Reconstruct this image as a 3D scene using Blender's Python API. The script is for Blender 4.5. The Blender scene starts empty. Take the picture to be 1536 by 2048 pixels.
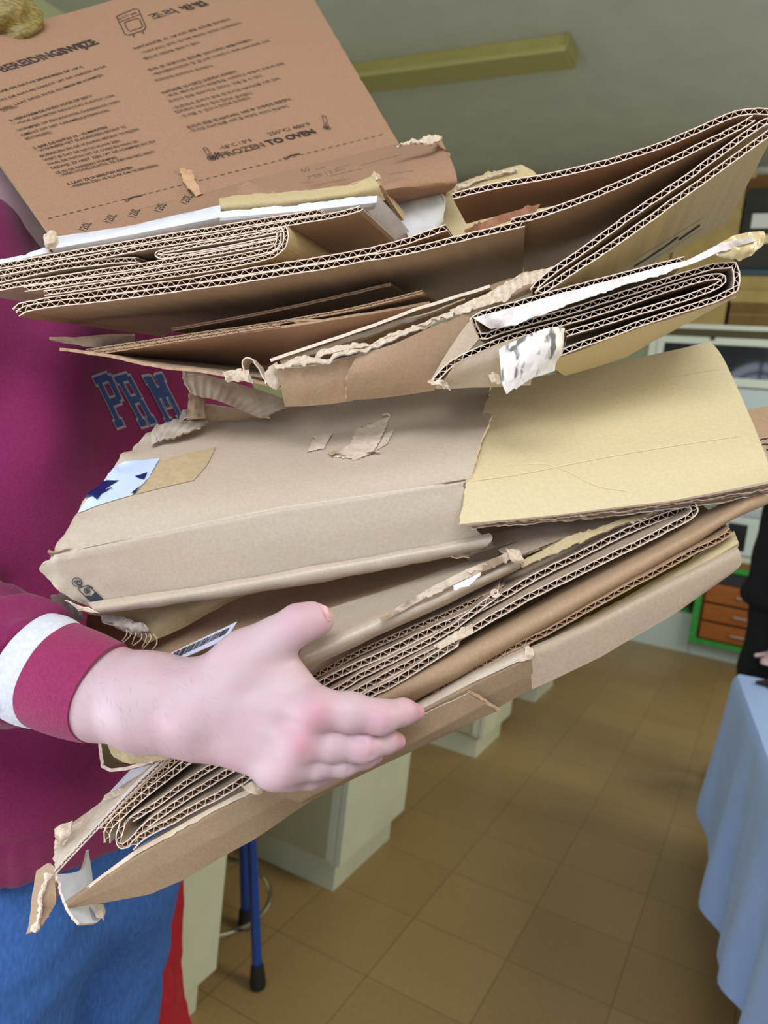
import bpy, math, random
import numpy as np
from mathutils import Vector, Matrix

# ------------------------------------------------------------------ camera
F, CX, CY, CAM_H = 1500.0, 768.0, 1024.0, 1.45
_Y = np.array([1570 - CX, 935 - CY, F]); _Y /= np.linalg.norm(_Y)
_r = math.radians(6.5)
_p = math.atan((802 * math.sin(_r) + 89 * math.cos(_r)) / F)
_D = np.array([-math.sin(_r) * math.cos(_p), math.cos(_r) * math.cos(_p), math.sin(_p)])
_X = np.cross(_D, _Y)
R3 = np.array([_X, _Y, -_D])            # world = R3 @ (right, down, forward)
EYE = np.array([0.0, 0.0, CAM_H])

def W(u, v, d):
    """point seen in direction (u, v) at distance d along the view axis"""
    return R3 @ (np.array([u - CX, v - CY, F]) * (d / F)) + EYE

def V(x, y, z):
    """direction: right, down, forward of the viewer -> world"""
    return R3 @ np.array([x, y, z], float)

def PY(u, v, Y):
    w = R3 @ np.array([u - CX, v - CY, F]); P = w * (Y / w[1]) + EYE
    return P

def PZ(u, v, z):
    w = R3 @ np.array([u - CX, v - CY, F]); P = w * ((z - CAM_H) / w[2]) + EYE
    return P

sc = bpy.context.scene
col = sc.collection
cd = bpy.data.cameras.new('camera'); cam = bpy.data.objects.new('camera', cd); col.objects.link(cam)
cd.sensor_fit = 'VERTICAL'; cd.sensor_height = 36.0; cd.sensor_width = 27.0
cd.lens = F / 2048 * 36.0; cd.clip_start = 0.02; cd.clip_end = 100
M3 = Matrix(((R3[0][0], -R3[0][1], -R3[0][2]), (R3[1][0], -R3[1][1], -R3[1][2]), (R3[2][0], -R3[2][1], -R3[2][2])))
cam.matrix_world = Matrix.Translation(Vector(EYE)) @ M3.to_4x4()
cd.dof.use_dof = True; cd.dof.focus_distance = 0.54; cd.dof.aperture_fstop = 9.0
sc.camera = cam

# ------------------------------------------------------------------ world, exposure, lights
sc.view_settings.view_transform = 'Standard'; sc.view_settings.look = 'None'
sc.view_settings.exposure = 0.0; sc.view_settings.gamma = 1.0; sc.view_settings.use_curve_mapping = False
wd = bpy.data.worlds.new('world'); sc.world = wd; wd.use_nodes = True
bg = wd.node_tree.nodes['Background']; bg.inputs[0].default_value = (0.93, 0.92, 0.80, 1); bg.inputs[1].default_value = 0.19

def area(name, loc, target, size, size_y, power, color):
    l = bpy.data.lights.new(name, 'AREA'); l.shape = 'RECTANGLE'; l.size = size; l.size_y = size_y
    l.energy = power; l.color = color
    o = bpy.data.objects.new(name, l); col.objects.link(o); o.location = loc
    o.rotation_euler = (Vector(target) - Vector(loc)).to_track_quat('-Z', 'Y').to_euler()
    return o
WINDOW_GLOW = 3.4
area('daylight_behind_viewer', (0.45, -1.35, 3.35), (-0.25, 0.6, 1.2), 2.0, 1.1, 68, (0.95, 0.96, 1.0))
area('low_left_fill', (-1.7, -1.0, 0.5), (-0.25, 0.6, 1.4), 1.3, 1.0, 34, (0.84, 0.92, 1.0))  # added low fill lamp, no window there; lifts the dark undersides
area('warm_right_fill', (2.3, 1.9, 2.9), (-0.1, 1.0, 1.0), 1.2, 1.6, 56, (1.0, 0.93, 0.68))  # added warm lamp for the yellow tint, no window stands there
area('far_end_fill', (1.8, 4.3, 2.4), (-0.6, 5.8, 1.2), 1.6, 1.6, 24, (0.97, 1.0, 0.92))  # added lamp brightening the far end, without any window

# ------------------------------------------------------------------ materials
def lin(c):
    r = []
    for x in c[:3]:
        x /= 255.0
        r.append(x / 12.92 if x <= 0.04045 else ((x + 0.055) / 1.055) ** 2.4)
    return (*r, 1.0)

def mat(name, c1, c2=None, scale=40.0, rough=0.8, bump=0.0, bscale=200.0, metal=0.0, spec=0.3, stretch=None, detail=4.0, sheen=0.0, contrast=(0.35, 0.65)):
    m = bpy.data.materials.new(name); m.use_nodes = True
    nt = m.node_tree; b = nt.nodes['Principled BSDF']
    b.inputs['Roughness'].default_value = rough; b.inputs['Metallic'].default_value = metal
    b.inputs['Specular IOR Level'].default_value = spec
    if sheen: b.inputs['Sheen Weight'].default_value = sheen
    c1 = lin(c1); b.inputs['Base Color'].default_value = c1
    tc = nt.nodes.new('ShaderNodeTexCoord'); mp = nt.nodes.new('ShaderNodeMapping')
    nt.links.new(tc.outputs['Object'], mp.inputs['Vector'])
    if stretch: mp.inputs['Scale'].default_value = stretch
    if c2:
        n = nt.nodes.new('ShaderNodeTexNoise'); n.inputs['Scale'].default_value = scale; n.inputs['Detail'].default_value = detail
        nt.links.new(mp.outputs[0], n.inputs['Vector'])
        r = nt.nodes.new('ShaderNodeValToRGB'); r.color_ramp.elements[0].position = contrast[0]; r.color_ramp.elements[1].position = contrast[1]
        r.color_ramp.elements[0].color = c1; r.color_ramp.elements[1].color = lin(c2)
        nt.links.new(n.outputs['Fac'], r.inputs[0]); nt.links.new(r.outputs[0], b.inputs['Base Color'])
    if bump:
        n2 = nt.nodes.new('ShaderNodeTexNoise'); n2.inputs['Scale'].default_value = bscale; n2.inputs['Detail'].default_value = 3
        nt.links.new(mp.outputs[0], n2.inputs['Vector'])
        bp = nt.nodes.new('ShaderNodeBump'); bp.inputs['Strength'].default_value = bump; bp.inputs['Distance'].default_value = 0.002
        nt.links.new(n2.outputs['Fac'], bp.inputs['Height']); nt.links.new(bp.outputs[0], b.inputs['Normal'])
    return m

def glow(name, c, s):
    m = bpy.data.materials.new(name); m.use_nodes = True; nt = m.node_tree
    nt.nodes.remove(nt.nodes['Principled BSDF']); e = nt.nodes.new('ShaderNodeEmission')
    e.inputs[0].default_value = lin(c); e.inputs[1].default_value = s
    nt.links.new(e.outputs[0], nt.nodes['Material Output'].inputs[0]); return m

def kraft(name, c1, c2, rough=0.72, spec=0.35):
    return mat(name, c1, c2, 420, rough, 0.12, 700, spec=spec, detail=6, contrast=(0.3, 0.72))
K = dict(
    rose=kraft('kraft_rose', (150, 116, 92), (162, 127, 102)),
    tan=kraft('kraft_tan', (188, 173, 154), (200, 185, 166), 0.38, 0.6),
    sand=kraft('kraft_sand', (204, 188, 148), (214, 198, 160), 0.6, 0.4),
    brown=kraft('kraft_brown', (164, 138, 110), (178, 150, 121)),
    red=kraft('kraft_red', (156, 120, 94), (168, 130, 102)),
    grey=kraft('kraft_grey', (174, 156, 136), (186, 167, 146)),
    olive=kraft('kraft_olive', (184, 166, 126), (196, 178, 138)),
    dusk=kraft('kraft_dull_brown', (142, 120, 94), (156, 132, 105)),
    torn=kraft('torn_paper', (192, 172, 146), (224, 209, 190)),
)
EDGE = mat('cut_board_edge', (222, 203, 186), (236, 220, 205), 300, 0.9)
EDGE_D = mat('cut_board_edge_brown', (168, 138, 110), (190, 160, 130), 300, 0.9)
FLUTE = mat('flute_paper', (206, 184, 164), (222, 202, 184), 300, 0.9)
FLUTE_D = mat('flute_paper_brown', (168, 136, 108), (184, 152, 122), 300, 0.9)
WHITE_L = mat('white_board_liner', (226, 228, 236), (214, 216, 226), 60, 0.55, 0.1, 300, spec=0.4)
TAPE_W = mat('torn_tape_backing', (226, 218, 214), (150, 138, 130), 45, 0.4, 0.4, 120, spec=0.5, detail=7, contrast=(0.52, 0.70))
TAPE_C = mat('clear_tape', (198, 176, 140), (188, 166, 132), 200, 0.22, 0.05, 300, spec=0.6)
INK = mat('black_ink', (52, 44, 44), None, rough=0.7)
INK_F = mat('faded_ink', (112, 88, 72), None, rough=0.8)
INK_BLUE = mat('blue_ink', (44, 48, 62), (70, 70, 78), 30, 0.8)

# ------------------------------------------------------------------ object helpers
def tag(o, label=None, cat=None, group=None, kind=None):
    if label: o['label'] = label
    if cat: o['category'] = cat
    if group: o['group'] = group
    if kind: o['kind'] = kind
    return o

def thing(name, at, label, cat, group=None):
    o = bpy.data.objects.new(name, None); o.empty_display_size = 0.02; col.objects.link(o)
    o.location = Vector(at); return tag(o, label, cat, group)

def root_loc(o):
    p = np.array([0.0, 0, 0])
    while o is not None:
        p = p + np.array(o.location); o = o.parent
    return p

def obj(name, verts, faces, mats, parent=None, fm=None, smooth=False, label=None, auto=None):
    verts = np.asarray(verts, float)
    if parent is None:
        org = np.array([(verts[:, 0].min() + verts[:, 0].max()) / 2, (verts[:, 1].min() + verts[:, 1].max()) / 2, verts[:, 2].min()])
    else:
        org = root_loc(parent)
    me = bpy.data.meshes.new(name)
    me.from_pydata((verts - org).tolist(), [], [tuple(int(i) for i in f) for f in faces])
    if not isinstance(mats, (list, tuple)): mats = [mats]
    for m in mats: me.materials.append(m)
    if fm is not None: me.polygons.foreach_set('material_index', np.asarray(fm, dtype=np.int32))
    if smooth: me.polygons.foreach_set('use_smooth', [True] * len(me.polygons))
    me.update()
    if smooth and auto: me.set_sharp_from_angle(angle=math.radians(auto))
    o = bpy.data.objects.new(name, me); col.objects.link(o)
    if parent is None: o.location = Vector(org)
    else: o.parent = parent
    if label: o['label'] = label
    return o

class MB:
    """collects shapes into one mesh"""
    def __init__(s): s.v = []; s.f = []; s.m = []
    def add(s, v, f, m=0):
        n = len(s.v); s.v.extend([tuple(map(float, p)) for p in v]); s.f.extend([tuple(i + n for i in q) for q in f]); s.m.extend([m] * len(f)); return s
    def box(s, a, b, m=0, bev=0.0):
        (x0, y0, z0), (x1, y1, z1) = [tuple(map(float, q)) for q in (np.minimum(a, b), np.maximum(a, b))]
        if bev <= 0:
            v = [(x, y, z) for x in (x0, x1) for y in (y0, y1) for z in (z0, z1)]
            return s.add(v, [(0, 1, 3, 2), (4, 6, 7, 5), (0, 4, 5, 1), (2, 3, 7, 6), (0, 2, 6, 4), (1, 5, 7, 3)], m)
        import bmesh
        bm = bmesh.new(); bmesh.ops.create_cube(bm, size=1.0)
        for q in bm.verts: q.co = Vector(((x0 + x1) / 2 + q.co.x * (x1 - x0), (y0 + y1) / 2 + q.co.y * (y1 - y0), (z0 + z1) / 2 + q.co.z * (z1 - z0)))
        bmesh.ops.bevel(bm, geom=list(bm.edges), offset=bev, segments=2, affect='EDGES', profile=0.6)
        bm.verts.index_update(); v = [tuple(q.co) for q in bm.verts]; f = [tuple(q.index for q in ff.verts) for ff in bm.faces]; bm.free()
        return s.add(v, f, m)
    def tube(s, pts, r, m=0, n=12, closed=False):
        pts = [np.array(p, float) for p in pts]; N = len(pts)
        rs = r if hasattr(r, '__len__') else [r] * N
        up = None; V_ = []; F_ = []
        for i in range(N):
            a = pts[i - 1] if (i > 0 or closed) else pts[i]; b = pts[(i + 1) % N] if (i < N - 1 or closed) else pts[i]
            t = b - a; t /= np.linalg.norm(t) + 1e-12
            if up is None: up = np.array([0, 0, 1.0]) if abs(t[2]) < 0.9 else np.array([1.0, 0, 0])
            x = np.cross(up, t); x /= np.linalg.norm(x); up = np.cross(t, x)
            for k in range(n):
                an = 2 * math.pi * k / n; V_.append(pts[i] + rs[i] * (math.cos(an) * x + math.sin(an) * up))
        for i in range(N if closed else N - 1):
            j = (i + 1) % N
            for k in range(n): F_.append((i * n + k, i * n + (k + 1) % n, j * n + (k + 1) % n, j * n + k))
        if not closed: F_ += [tuple(range(n - 1, -1, -1)), tuple((N - 1) * n + k for k in range(n))]
        return s.add(V_, F_, m)
    def prism(s, poly, ext, m=0):
        """planar polygon (3D points) pushed along ext"""
        poly = [np.array(p, float) for p in poly]; n = len(poly); e = np.array(ext, float)
        return s.add(poly + [p + e for p in poly], [tuple(range(n - 1, -1, -1)), tuple(range(n, 2 * n))] + [(i, (i + 1) % n, n + (i + 1) % n, n + i) for i in range(n)], m)
    def build(s, name, mats, parent=None, smooth=False, label=None, auto=30):
        return obj(name, s.v, s.f, mats, parent, s.m, smooth, label, auto)

def structure(o): o['kind'] = 'structure'; return o

# ------------------------------------------------------------------ the room
CEIL, BACK, LEFT, RIGHT, FRONT = 3.65, 6.42, -4.2, 4.2, -2.7
TILE = 0.29
def floor_material():
    m = bpy.data.materials.new('floor_tile'); m.use_nodes = True; nt = m.node_tree; b = nt.nodes['Principled BSDF']
    b.inputs['Roughness'].default_value = 0.38; b.inputs['Specular IOR Level'].default_value = 0.4
    tc = nt.nodes.new('ShaderNodeNewGeometry'); mp = nt.nodes.new('ShaderNodeMapping')
    mp.inputs['Location'].default_value = (0.18 + TILE * 20, -2.53 + TILE * 40, 0)
    nt.links.new(tc.outputs['Position'], mp.inputs['Vector'])
    br = nt.nodes.new('ShaderNodeTexBrick'); br.offset = 0.0; br.squash = 1.0
    br.inputs['Scale'].default_value = 1.0; br.inputs['Mortar Size'].default_value = 0.0013; br.inputs['Mortar Smooth'].default_value = 0.6
    br.inputs['Brick Width'].default_value = TILE; br.inputs['Row Height'].default_value = TILE; br.inputs['Bias'].default_value = 0.0
    br.inputs['Color1'].default_value = lin((160, 132, 88)); br.inputs['Color2'].default_value = lin((168, 139, 94)); br.inputs['Mortar'].default_value = lin((86, 66, 40))
    nt.links.new(mp.outputs[0], br.inputs['Vector'])
    n = nt.nodes.new('ShaderNodeTexNoise'); n.inputs['Scale'].default_value = 90; n.inputs['Detail'].default_value = 6
    nt.links.new(tc.outputs['Position'], n.inputs['Vector'])
    n2 = nt.nodes.new('ShaderNodeTexNoise'); n2.inputs['Scale'].default_value = 1.5
    nt.links.new(tc.outputs['Position'], n2.inputs['Vector'])
    mx = nt.nodes.new('ShaderNodeMix'); mx.data_type = 'RGBA'; mx.blend_type = 'OVERLAY'; mx.inputs[0].default_value = 0.16
    nt.links.new(br.outputs['Color'], mx.inputs[6]); nt.links.new(n.outputs['Fac'], mx.inputs[7])
    mx2 = nt.nodes.new('ShaderNodeMix'); mx2.data_type = 'RGBA'; mx2.blend_type = 'OVERLAY'; mx2.inputs[0].default_value = 0.25
    nt.links.new(mx.outputs[2], mx2.inputs[6]); nt.links.new(n2.outputs['Fac'], mx2.inputs[7])
    nt.links.new(mx2.outputs[2], b.inputs['Base Color'])
    return m
WALL_G = mat('green_wall_paint', (200, 206, 160), (194, 200, 156), 6, 0.85, 0.05, 120)
WALL_W = mat('pale_wall_paint', (204, 208, 186), (198, 202, 180), 6, 0.85, 0.05, 120)
CEIL_M = mat('ceiling_paint', (204, 206, 200), (198, 200, 194), 4, 0.9, 0.08, 90)
structure(MB().box((LEFT, FRONT, -0.1), (RIGHT, BACK, 0)).build('floor', floor_material()))
structure(MB().box((LEFT, FRONT, CEIL), (RIGHT, BACK, CEIL + 0.1)).build('ceiling', CEIL_M))
structure(MB().box((LEFT, BACK, 0), (RIGHT, BACK + 0.1, CEIL)).build('wall_back', WALL_W))
structure(MB().box((LEFT - 0.1, FRONT, 0), (LEFT, BACK, CEIL)).build('wall_left', WALL_G))
PALE = mat('cream_laminate', (222, 228, 204), (214, 220, 196), 8, 0.45, 0.03, 200, spec=0.4)
FRAME_W = mat('white_painted_frame', (226, 234, 222), None, rough=0.4)
DAY = glow('overcast_daylight', (226, 234, 255), WINDOW_GLOW)

def front_wall():
    """wall behind the viewer with three arched windows"""
    cxs = (-3.0, -0.64, 1.72); hw = 0.667; spring = 2.6; sill = 0.45
    mb = MB(); y = FRONT
    xs = [LEFT] + [q for c in cxs for q in (c - hw, c + hw)] + [RIGHT]
    for i in range(0, len(xs), 2): mb.box((xs[i], y - 0.2, 0), (xs[i + 1], y, CEIL))
    for c in cxs:
        mb.box((c - hw, y - 0.2, 0), (c + hw, y, sill))
        arc = [(c + hw * math.cos(a), spring + hw * math.sin(a)) for a in np.linspace(0, math.pi, 25)]
        poly = arc + [(c - hw, CEIL), (c + hw, CEIL)]
        for k in range(24):
            a, b = arc[k], arc[k + 1]
            mb.prism([(a[0], y, a[1]), (b[0], y, b[1]), (b[0], y, CEIL), (a[0], y, CEIL)], (0, -0.2, 0))
    structure(mb.build('wall_front', WALL_W))
    for i, c in enumerate(cxs):
        w = bpy.data.objects.new('window_%d' % (i + 1), None); col.objects.link(w); w.location = (c, y - 0.12, sill); w['kind'] = 'structure'
        arc = [(c + hw * math.cos(a), y - 0.14, spring + hw * math.sin(a)) for a in np.linspace(0, math.pi, 25)]
        poly = [(c - hw, y - 0.14, sill), (c + hw, y - 0.14, sill)] + arc
        MB().prism(poly, (0, -0.01, 0)).build('pane', DAY, w)
        f = MB()
        f.tube([(c - hw + .03, y - 0.1, sill), (c - hw + .03, y - 0.1, spring)] , 0.03).tube([(c + hw - .03, y - 0.1, sill), (c + hw - .03, y - 0.1, spring)], 0.03)
        for rr in (hw - 0.03, hw * 0.66): f.tube([(c + rr * math.cos(a), y - 0.1, spring + rr * math.sin(a)) for a in np.linspace(0, math.pi, 25)], 0.025)
        f.box((c - 0.025, y - 0.13, sill), (c + 0.025, y - 0.08, spring + hw - .03))
        for z in (sill + 0.02, 1.8, spring): f.box((c - hw, y - 0.13, z - 0.025), (c + hw, y - 0.08, z + 0.025))
        f.build('window_frame', mat('window_paint_%d' % i, (120, 128, 140), None, rough=0.5), w)
front_wall()

# ceiling batten lamp (switched off)
def strip_light(x0, x1, y0, y1, label, n=0):
    t = thing('ceiling_light', ((x0 + x1) / 2, (y0 + y1) / 2, CEIL - 0.1), label, 'ceiling light')
    H = mat('lamp_housing', (168, 160, 96), (160, 152, 90), 10, 0.5)
    d = CEIL - 0.10
    MB().box((x0, y0 + .02, d + 0.03), (x1, y1 - .02, CEIL), bev=0.006).build('housing', H, t)
    MB().box((x0 - 0.004, y0, d), (x1 + 0.004, y1, d + 0.034), bev=0.01).build('diffuser', mat('lamp_diffuser', (170, 164, 104), None, rough=0.4), t)
    MB().box((x1 - 0.002, y0 + .004, d + .004), (x1 + 0.012, y1 - .004, CEIL), bev=0.004).build('end_cap', mat('lamp_end_cap', (150, 144, 92), None, rough=0.5), t)
cA, cB = PZ(1140, 62, CEIL), PZ(1153, 108, CEIL - 0.1)
strip_light(-3.1, -1.40, 4.18, 4.40, 'long olive ceiling light, switched off, above the cardboard')

# lab pedestals with plinths, worktop above
def pedestal(y0, y1, xr, xl, label, top=0.86):
    t = thing('pedestal_cabinet', ((xl + xr) / 2, (y0 + y1) / 2, 0), label, 'cabinet', None)
    MB().box((xl, y0 + 0.035, 0), (xr - 0.035, y1 - 0.02, 0.11)).build('plinth', PALE, t)
    MB().box((xl, y0, 0.115), (xr - 0.022, y1, top), bev=0.002).build('carcass', mat('laminate_front_shade', (196, 198, 160), (188, 190, 152), 8, 0.5), t)  # fronts duller than the side panel: their shade is in the colour
    MB().box((xr - 0.020, y0 - 0.004, 0.112), (xr, y1, top), bev=0.002).build('side_panel', PALE, t)
    MB().box((xr - 0.05, y0 - 0.007, 0.115), (xr - 0.024, y0 - 0.0005, top)).build('edge_strip', PALE, t)
    return t
pedestal(1.87, 2.30, -0.985, -1.9, 'cream pedestal cabinet beyond the blue stool')
pedestal(3.08, 3.46, -0.985, -1.9, 'small yellowish pedestal cabinet, second of the row beyond the stool')
pedestal(3.99, 4.42, -0.985, -1.9, 'farthest cream pedestal cabinet of the row')
pedestal(0.62, 1.335, -1.005, -1.9, 'tall cream pedestal cabinet right beside the jeans and red cloth')
MB().box((-2.3, 0.55, 0.862), (-0.95, 4.6, 0.90), bev=0.004).build('lab_worktop', mat('worktop_grey', (190, 196, 150), (180, 186, 140), 30, 0.5))
tag(bpy.data.objects['lab_worktop'], 'long pale worktop lying on the row of pedestal cabinets', 'worktop')

# stool
def stool():
    c = np.array([-1.20, 1.52, 0.0]); t = thing('lab_stool', c, 'blue tubular stool with a chrome foot ring beside the pedestal', 'stool')
    BL = mat('blue_lacquer', (34, 72, 156), (30, 64, 140), 40, 0.35, spec=0.5); RUB = mat('black_rubber', (40, 38, 34), None, rough=0.7)
    CH = mat('chrome_ring', (206, 204, 190), None, rough=0.16, metal=1.0)
    P = [PZ(518, 1962, 0.02), PZ(492, 1842, 0.02)]
    feet = [P[0], P[1], 2 * c - P[0], 2 * c - P[1]]
    for q in feet:
        q = np.array([q[0], q[1], 0.0]); top = c + (q - c) * 0.45; top[2] = 0.60
        a = q + (top - q) * 0.045 / 0.6
        leg = MB().tube([a, top], 0.0125, n=14).build('leg', BL, t, smooth=True)
        f = MB().tube([q + np.array([0, 0, 0.001]), q + (top - q) * 0.015, q + (top - q) * 0.09, q + (top - q) * 0.10], [0.018, 0.021, 0.0165, 0.0145], n=14).build('rubber_foot', RUB, leg, smooth=True)
    rz, rr = 0.125, 0.172
    MB().tube([(c[0] + rr * math.cos(a), c[1] + rr * math.sin(a), rz) for a in np.linspace(0, 2 * math.pi, 49)[:-1]], 0.0075, n=10, closed=True).build('foot_ring', CH, t, smooth=True)
    s = MB(); n = 40
    prof = [(0.0, 0.60), (0.15, 0.60), (0.165, 0.607), (0.168, 0.62), (0.16, 0.632), (0.0, 0.636)]
    Vv = [(c[0] + r * math.cos(2 * math.pi * k / n), c[1] + r * math.sin(2 * math.pi * k / n), z) for r, z in prof for k in range(n)]
    Ff = [(i * n + k, i * n + (k + 1) % n, (i + 1) * n + (k + 1) % n, (i + 1) * n + k) for i in range(len(prof) - 1) for k in range(n)]
    s.add(Vv, Ff).build('seat', mat('stool_seat_wood', (176, 140, 92), (158, 122, 78), 20, 0.4, stretch=(1, 8, 1)), t, smooth=True)
stool()

# ---- far end of the room (right of the picture)
def far_wall():
    Y = 6.0
    # tall wall cabinet with glazed doors
    t = thing('glazed_cabinet', (-0.2, 6.2, 1.28), 'white glazed wall cabinet below the stored boxes on the far wall', 'cabinet')
    x0, x1 = -1.75, 1.4
    zt = 2.40
    WH = FRAME_W
    MB().box((x0, Y + .02, zt - 0.015), (x1, BACK - .01, zt + 0.02), bev=.003).build('top_board', WH, t)
    MB().box((x0, Y + .03, zt - 0.075), (x1, Y + .06, zt - 0.016)).build('gap_shade_strip', mat('painted_gap_shade', (92, 84, 62), None, rough=.8), t)  # solid strip coloured dark as the shade under the top board
    MB().box((x0, Y + .10, 1.34), (x1, BACK - .01, zt - 0.02)).build('carcass', mat('cabinet_inside', (120, 124, 104), None, rough=.7), t)
    dark = mat('dark_glass', (30, 38, 50), None, rough=0.04, spec=0.7)
    for (a, b, glass) in ((x0 + .3, -0.99, False), (-0.985, 0.20, True), (0.205, 1.39, True)):
        f = MB(); z0, z1 = 1.995, 2.325
        f.box((a, Y, z1 - .05), (b, Y + .04, z1)).box((a, Y, z0 - .01), (b, Y + .04, z0 + .05))
        f.box((a, Y, z0 + .05), (a + .05, Y + .04, z1 - .05)).box((b - .05, Y, z0 + .05), (b, Y + .04, z1 - .05))
        d = f.build('cabinet_door', WH, t)
        if glass:
            MB().box((a + .05, Y + .012, z0 + .05), (b - .05, Y + .02, z1 - .05)).build('glass_pane', dark, d)
        else:
            MB().box((a + .05, Y + .012, z0 + .05), (b - .05, Y + .02, z1 - .05)).build('door_panel', mat('grey_door_panel', (150, 154, 128), None, rough=.5), d)
    MB().box((x0 + .3, Y + .01, 1.35), (1.39, Y + .045, 1.975)).build('white_front', mat('white_front_panel', (206, 222, 226), None, rough=.4), t)
    MB().box((-0.62, Y - .012, zt - 0.095), (-0.59, Y + 0.002, zt - 0.07)).build('latch', mat('latch_dark', (50, 50, 44), None, rough=.5), t)
    # boxes on top of it
    B1 = mat('dusty_carton', (184, 160, 104), (172, 148, 94), 12, .8); B2 = mat('dusty_carton_dark', (126, 100, 56), (116, 90, 50), 12, .8)
    def carton(a, b, m, label, logo=None):
        o = thing('carton', ((a[0] + b[0]) / 2, (a[1] + b[1]) / 2, a[2]), label, 'box')
        MB().box(a, b, bev=.004).build('carton_body', m, o)
        MB().box((a[0] + .002, a[1] - .002, (a[2] + b[2]) / 2 - .004), (b[0] - .002, a[1] + .001, (a[2] + b[2]) / 2 + .004)).build('tape_seam', mat('seam_tape', (150, 124, 74), None, rough=.5), o) if logo is None else None
        if logo is not None:
            c, w, h = logo; y = a[1] - .001
            p = [(c[0] + w * np.sign(math.cos(q)) * abs(math.cos(q)) ** .5, y, c[2] + h * np.sign(math.sin(q)) * abs(math.sin(q)) ** .5) for q in np.linspace(0, 2 * math.pi, 28)[:-1]]
            g = MB().prism(p, (0, -.001, 0)); lg = g.build('printed_logo', mat('logo_black', (52, 50, 40), None, rough=.7), o)
            h2 = MB()
            for kx in (-.5, 0, .5): h2.box((c[0] + w * kx - .008, y - .003, c[2] - h * .4), (c[0] + w * kx + .008, y - .001, c[2] + h * .4))
            h2.box((c[0] - w * .6, y - .003, c[2] + h * .3), (c[0] + w * .6, y - .001, c[2] + h * .5)).build('logo_letters', mat('logo_gap', (150, 132, 84), None, rough=.8), lg)
        return o
    zb = zt + .02
    carton((-1.62, Y + .06, zb), (-1.0, BACK - .03, zb + .86), B1, 'tan carton on the cabinet behind the big folded board')
    p = PY(1446, 414, Y)
    carton((-0.985, Y + .05, zb), (-0.555, BACK - .03, PY(1430, 372, Y)[2]), B1, 'tall tan carton with a dark round logo on the cabinet', (p, .045, .055))
    a = PY(1482, 620, Y); b = PY(1536, 575, Y)
    carton((-0.53, Y + .07, zb), (0.05, BACK - .03, zb + .17), B2, 'low brown carton at the bottom of the pile on the cabinet')
    carton((-0.54, Y + .075, zb + .172), (0.05, BACK - .03, zb + .36), B1, 'yellowish carton under the blue lid on the cabinet')
    o = MB().box((-0.52, Y + .07, zb + .362), (0.1, BACK - .04, zb + .41), bev=.008).build('box_lid', mat('blue_plastic', (60, 84, 92), None, rough=.5)); tag(o, 'thin dark blue lid lying between two cartons on the cabinet', 'lid')
    o = thing('storage_crate', (-0.2, 6.2, zb + .412), 'black plastic crate with a white label up on the far cabinet', 'crate')
    z0, z1 = zb + .412, PY(1490, 372, Y)[2]
    BK = mat('black_plastic', (44, 46, 38), (52, 54, 44), 8, .45)
    m = MB(); m.box((-0.54, Y + .06, z0), (.1, Y + .075, z1)); m.box((-.54, BACK - .05, z0), (.1, BACK - .035, z1)); m.box((-.54, Y + .075, z0), (-.525, BACK - .05, z1)); m.box((.085, Y + .075, z0), (.1, BACK - .05, z1)); m.box((-.525, Y + .075, z0), (.085, BACK - .05, z0 + .015))
    m.build('crate_body', BK, o)
    MB().box((-.555, Y + .045, z1 - .16), (.115, BACK - .03, z1 - .135), bev=.004).build('rim', BK, o)
    q = PY(1520, 437, Y); MB().box((q[0] - .055, Y + .056, q[2] - .05), (q[0] + .08, Y + .0605, q[2] + .05)).build('paper_label', mat('white_label', (226, 230, 222), None, rough=.6), o)
    q = PY(1515, 474, Y); MB().box((q[0] - .10, Y + .05, q[2] - .03), (q[0] + .12, Y + .0605, q[2] + .03), bev=.01).build('pale_tag', mat('pale_yellow', (226, 226, 160), None, rough=.5), o)
    # brown beam above
    structure(MB().box((LEFT, BACK - .12, 3.42), (RIGHT, BACK, 3.56)).build('trim_1', mat('brown_beam', (140, 98, 52), (128, 88, 46), 5, .7)))
    q = PY(1500, 362, BACK); o = MB().box((q[0] - .05, BACK - .13, q[2] - .02), (q[0] + .05, BACK - .12, q[2] + .05)).build('wall_plate', mat('pinkish_plate', (196, 168, 140), None, rough=.5)); tag(o, 'small pale plate on the brown beam above the crate', 'plate')
    # counter, drawers, plinth boards
    t = thing('base_cabinet', (-0.2, 6.1, 0), 'white base cabinet with green edging and orange wooden drawers on the far wall', 'cabinet')
    GR = mat('green_edging', (66, 172, 78), (58, 158, 70), 20, .5); WP = mat('white_plinth', (206, 222, 224), None, rough=.4)
    for (a, b) in ((-1.9, -1.28), (-1.275, -0.865), (-0.86, -0.425), (-0.42, 0.02), (0.025, 0.46), (.465, .9)):
        MB().box((a, Y - .05, 0), (b, Y - .03, .30)).build('plinth_board', WP, t)
    MB().box((-1.9, Y - .029, 0), (.9, BACK - .01, .30)).build('plinth_core', mat('plinth_core', (150, 160, 156), None, rough=.7), t)
    MB().box((-1.9, Y - .06, .302), (-.46, BACK - .01, .335)).build('green_rail', GR, t)
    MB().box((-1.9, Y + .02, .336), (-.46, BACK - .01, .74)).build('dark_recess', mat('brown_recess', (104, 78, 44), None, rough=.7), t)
    MB().box((-1.95, Y - .08, .742), (1.0, BACK - .01, .775), bev=.004).build('worktop', mat('white_worktop', (222, 226, 214), None, rough=.35), t)
    MB().box((-1.95, Y - .079, .70), (1.0, Y - .05, .741)).build('wood_rail', mat('wood_rail', (150, 104, 54), None, rough=.5), t)
    x0 = PY(1400, 1225, Y - .1)[0]; x1 = x0 + .56
    yd = Y - .14; zb0, zb1 = .15, .66
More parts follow.
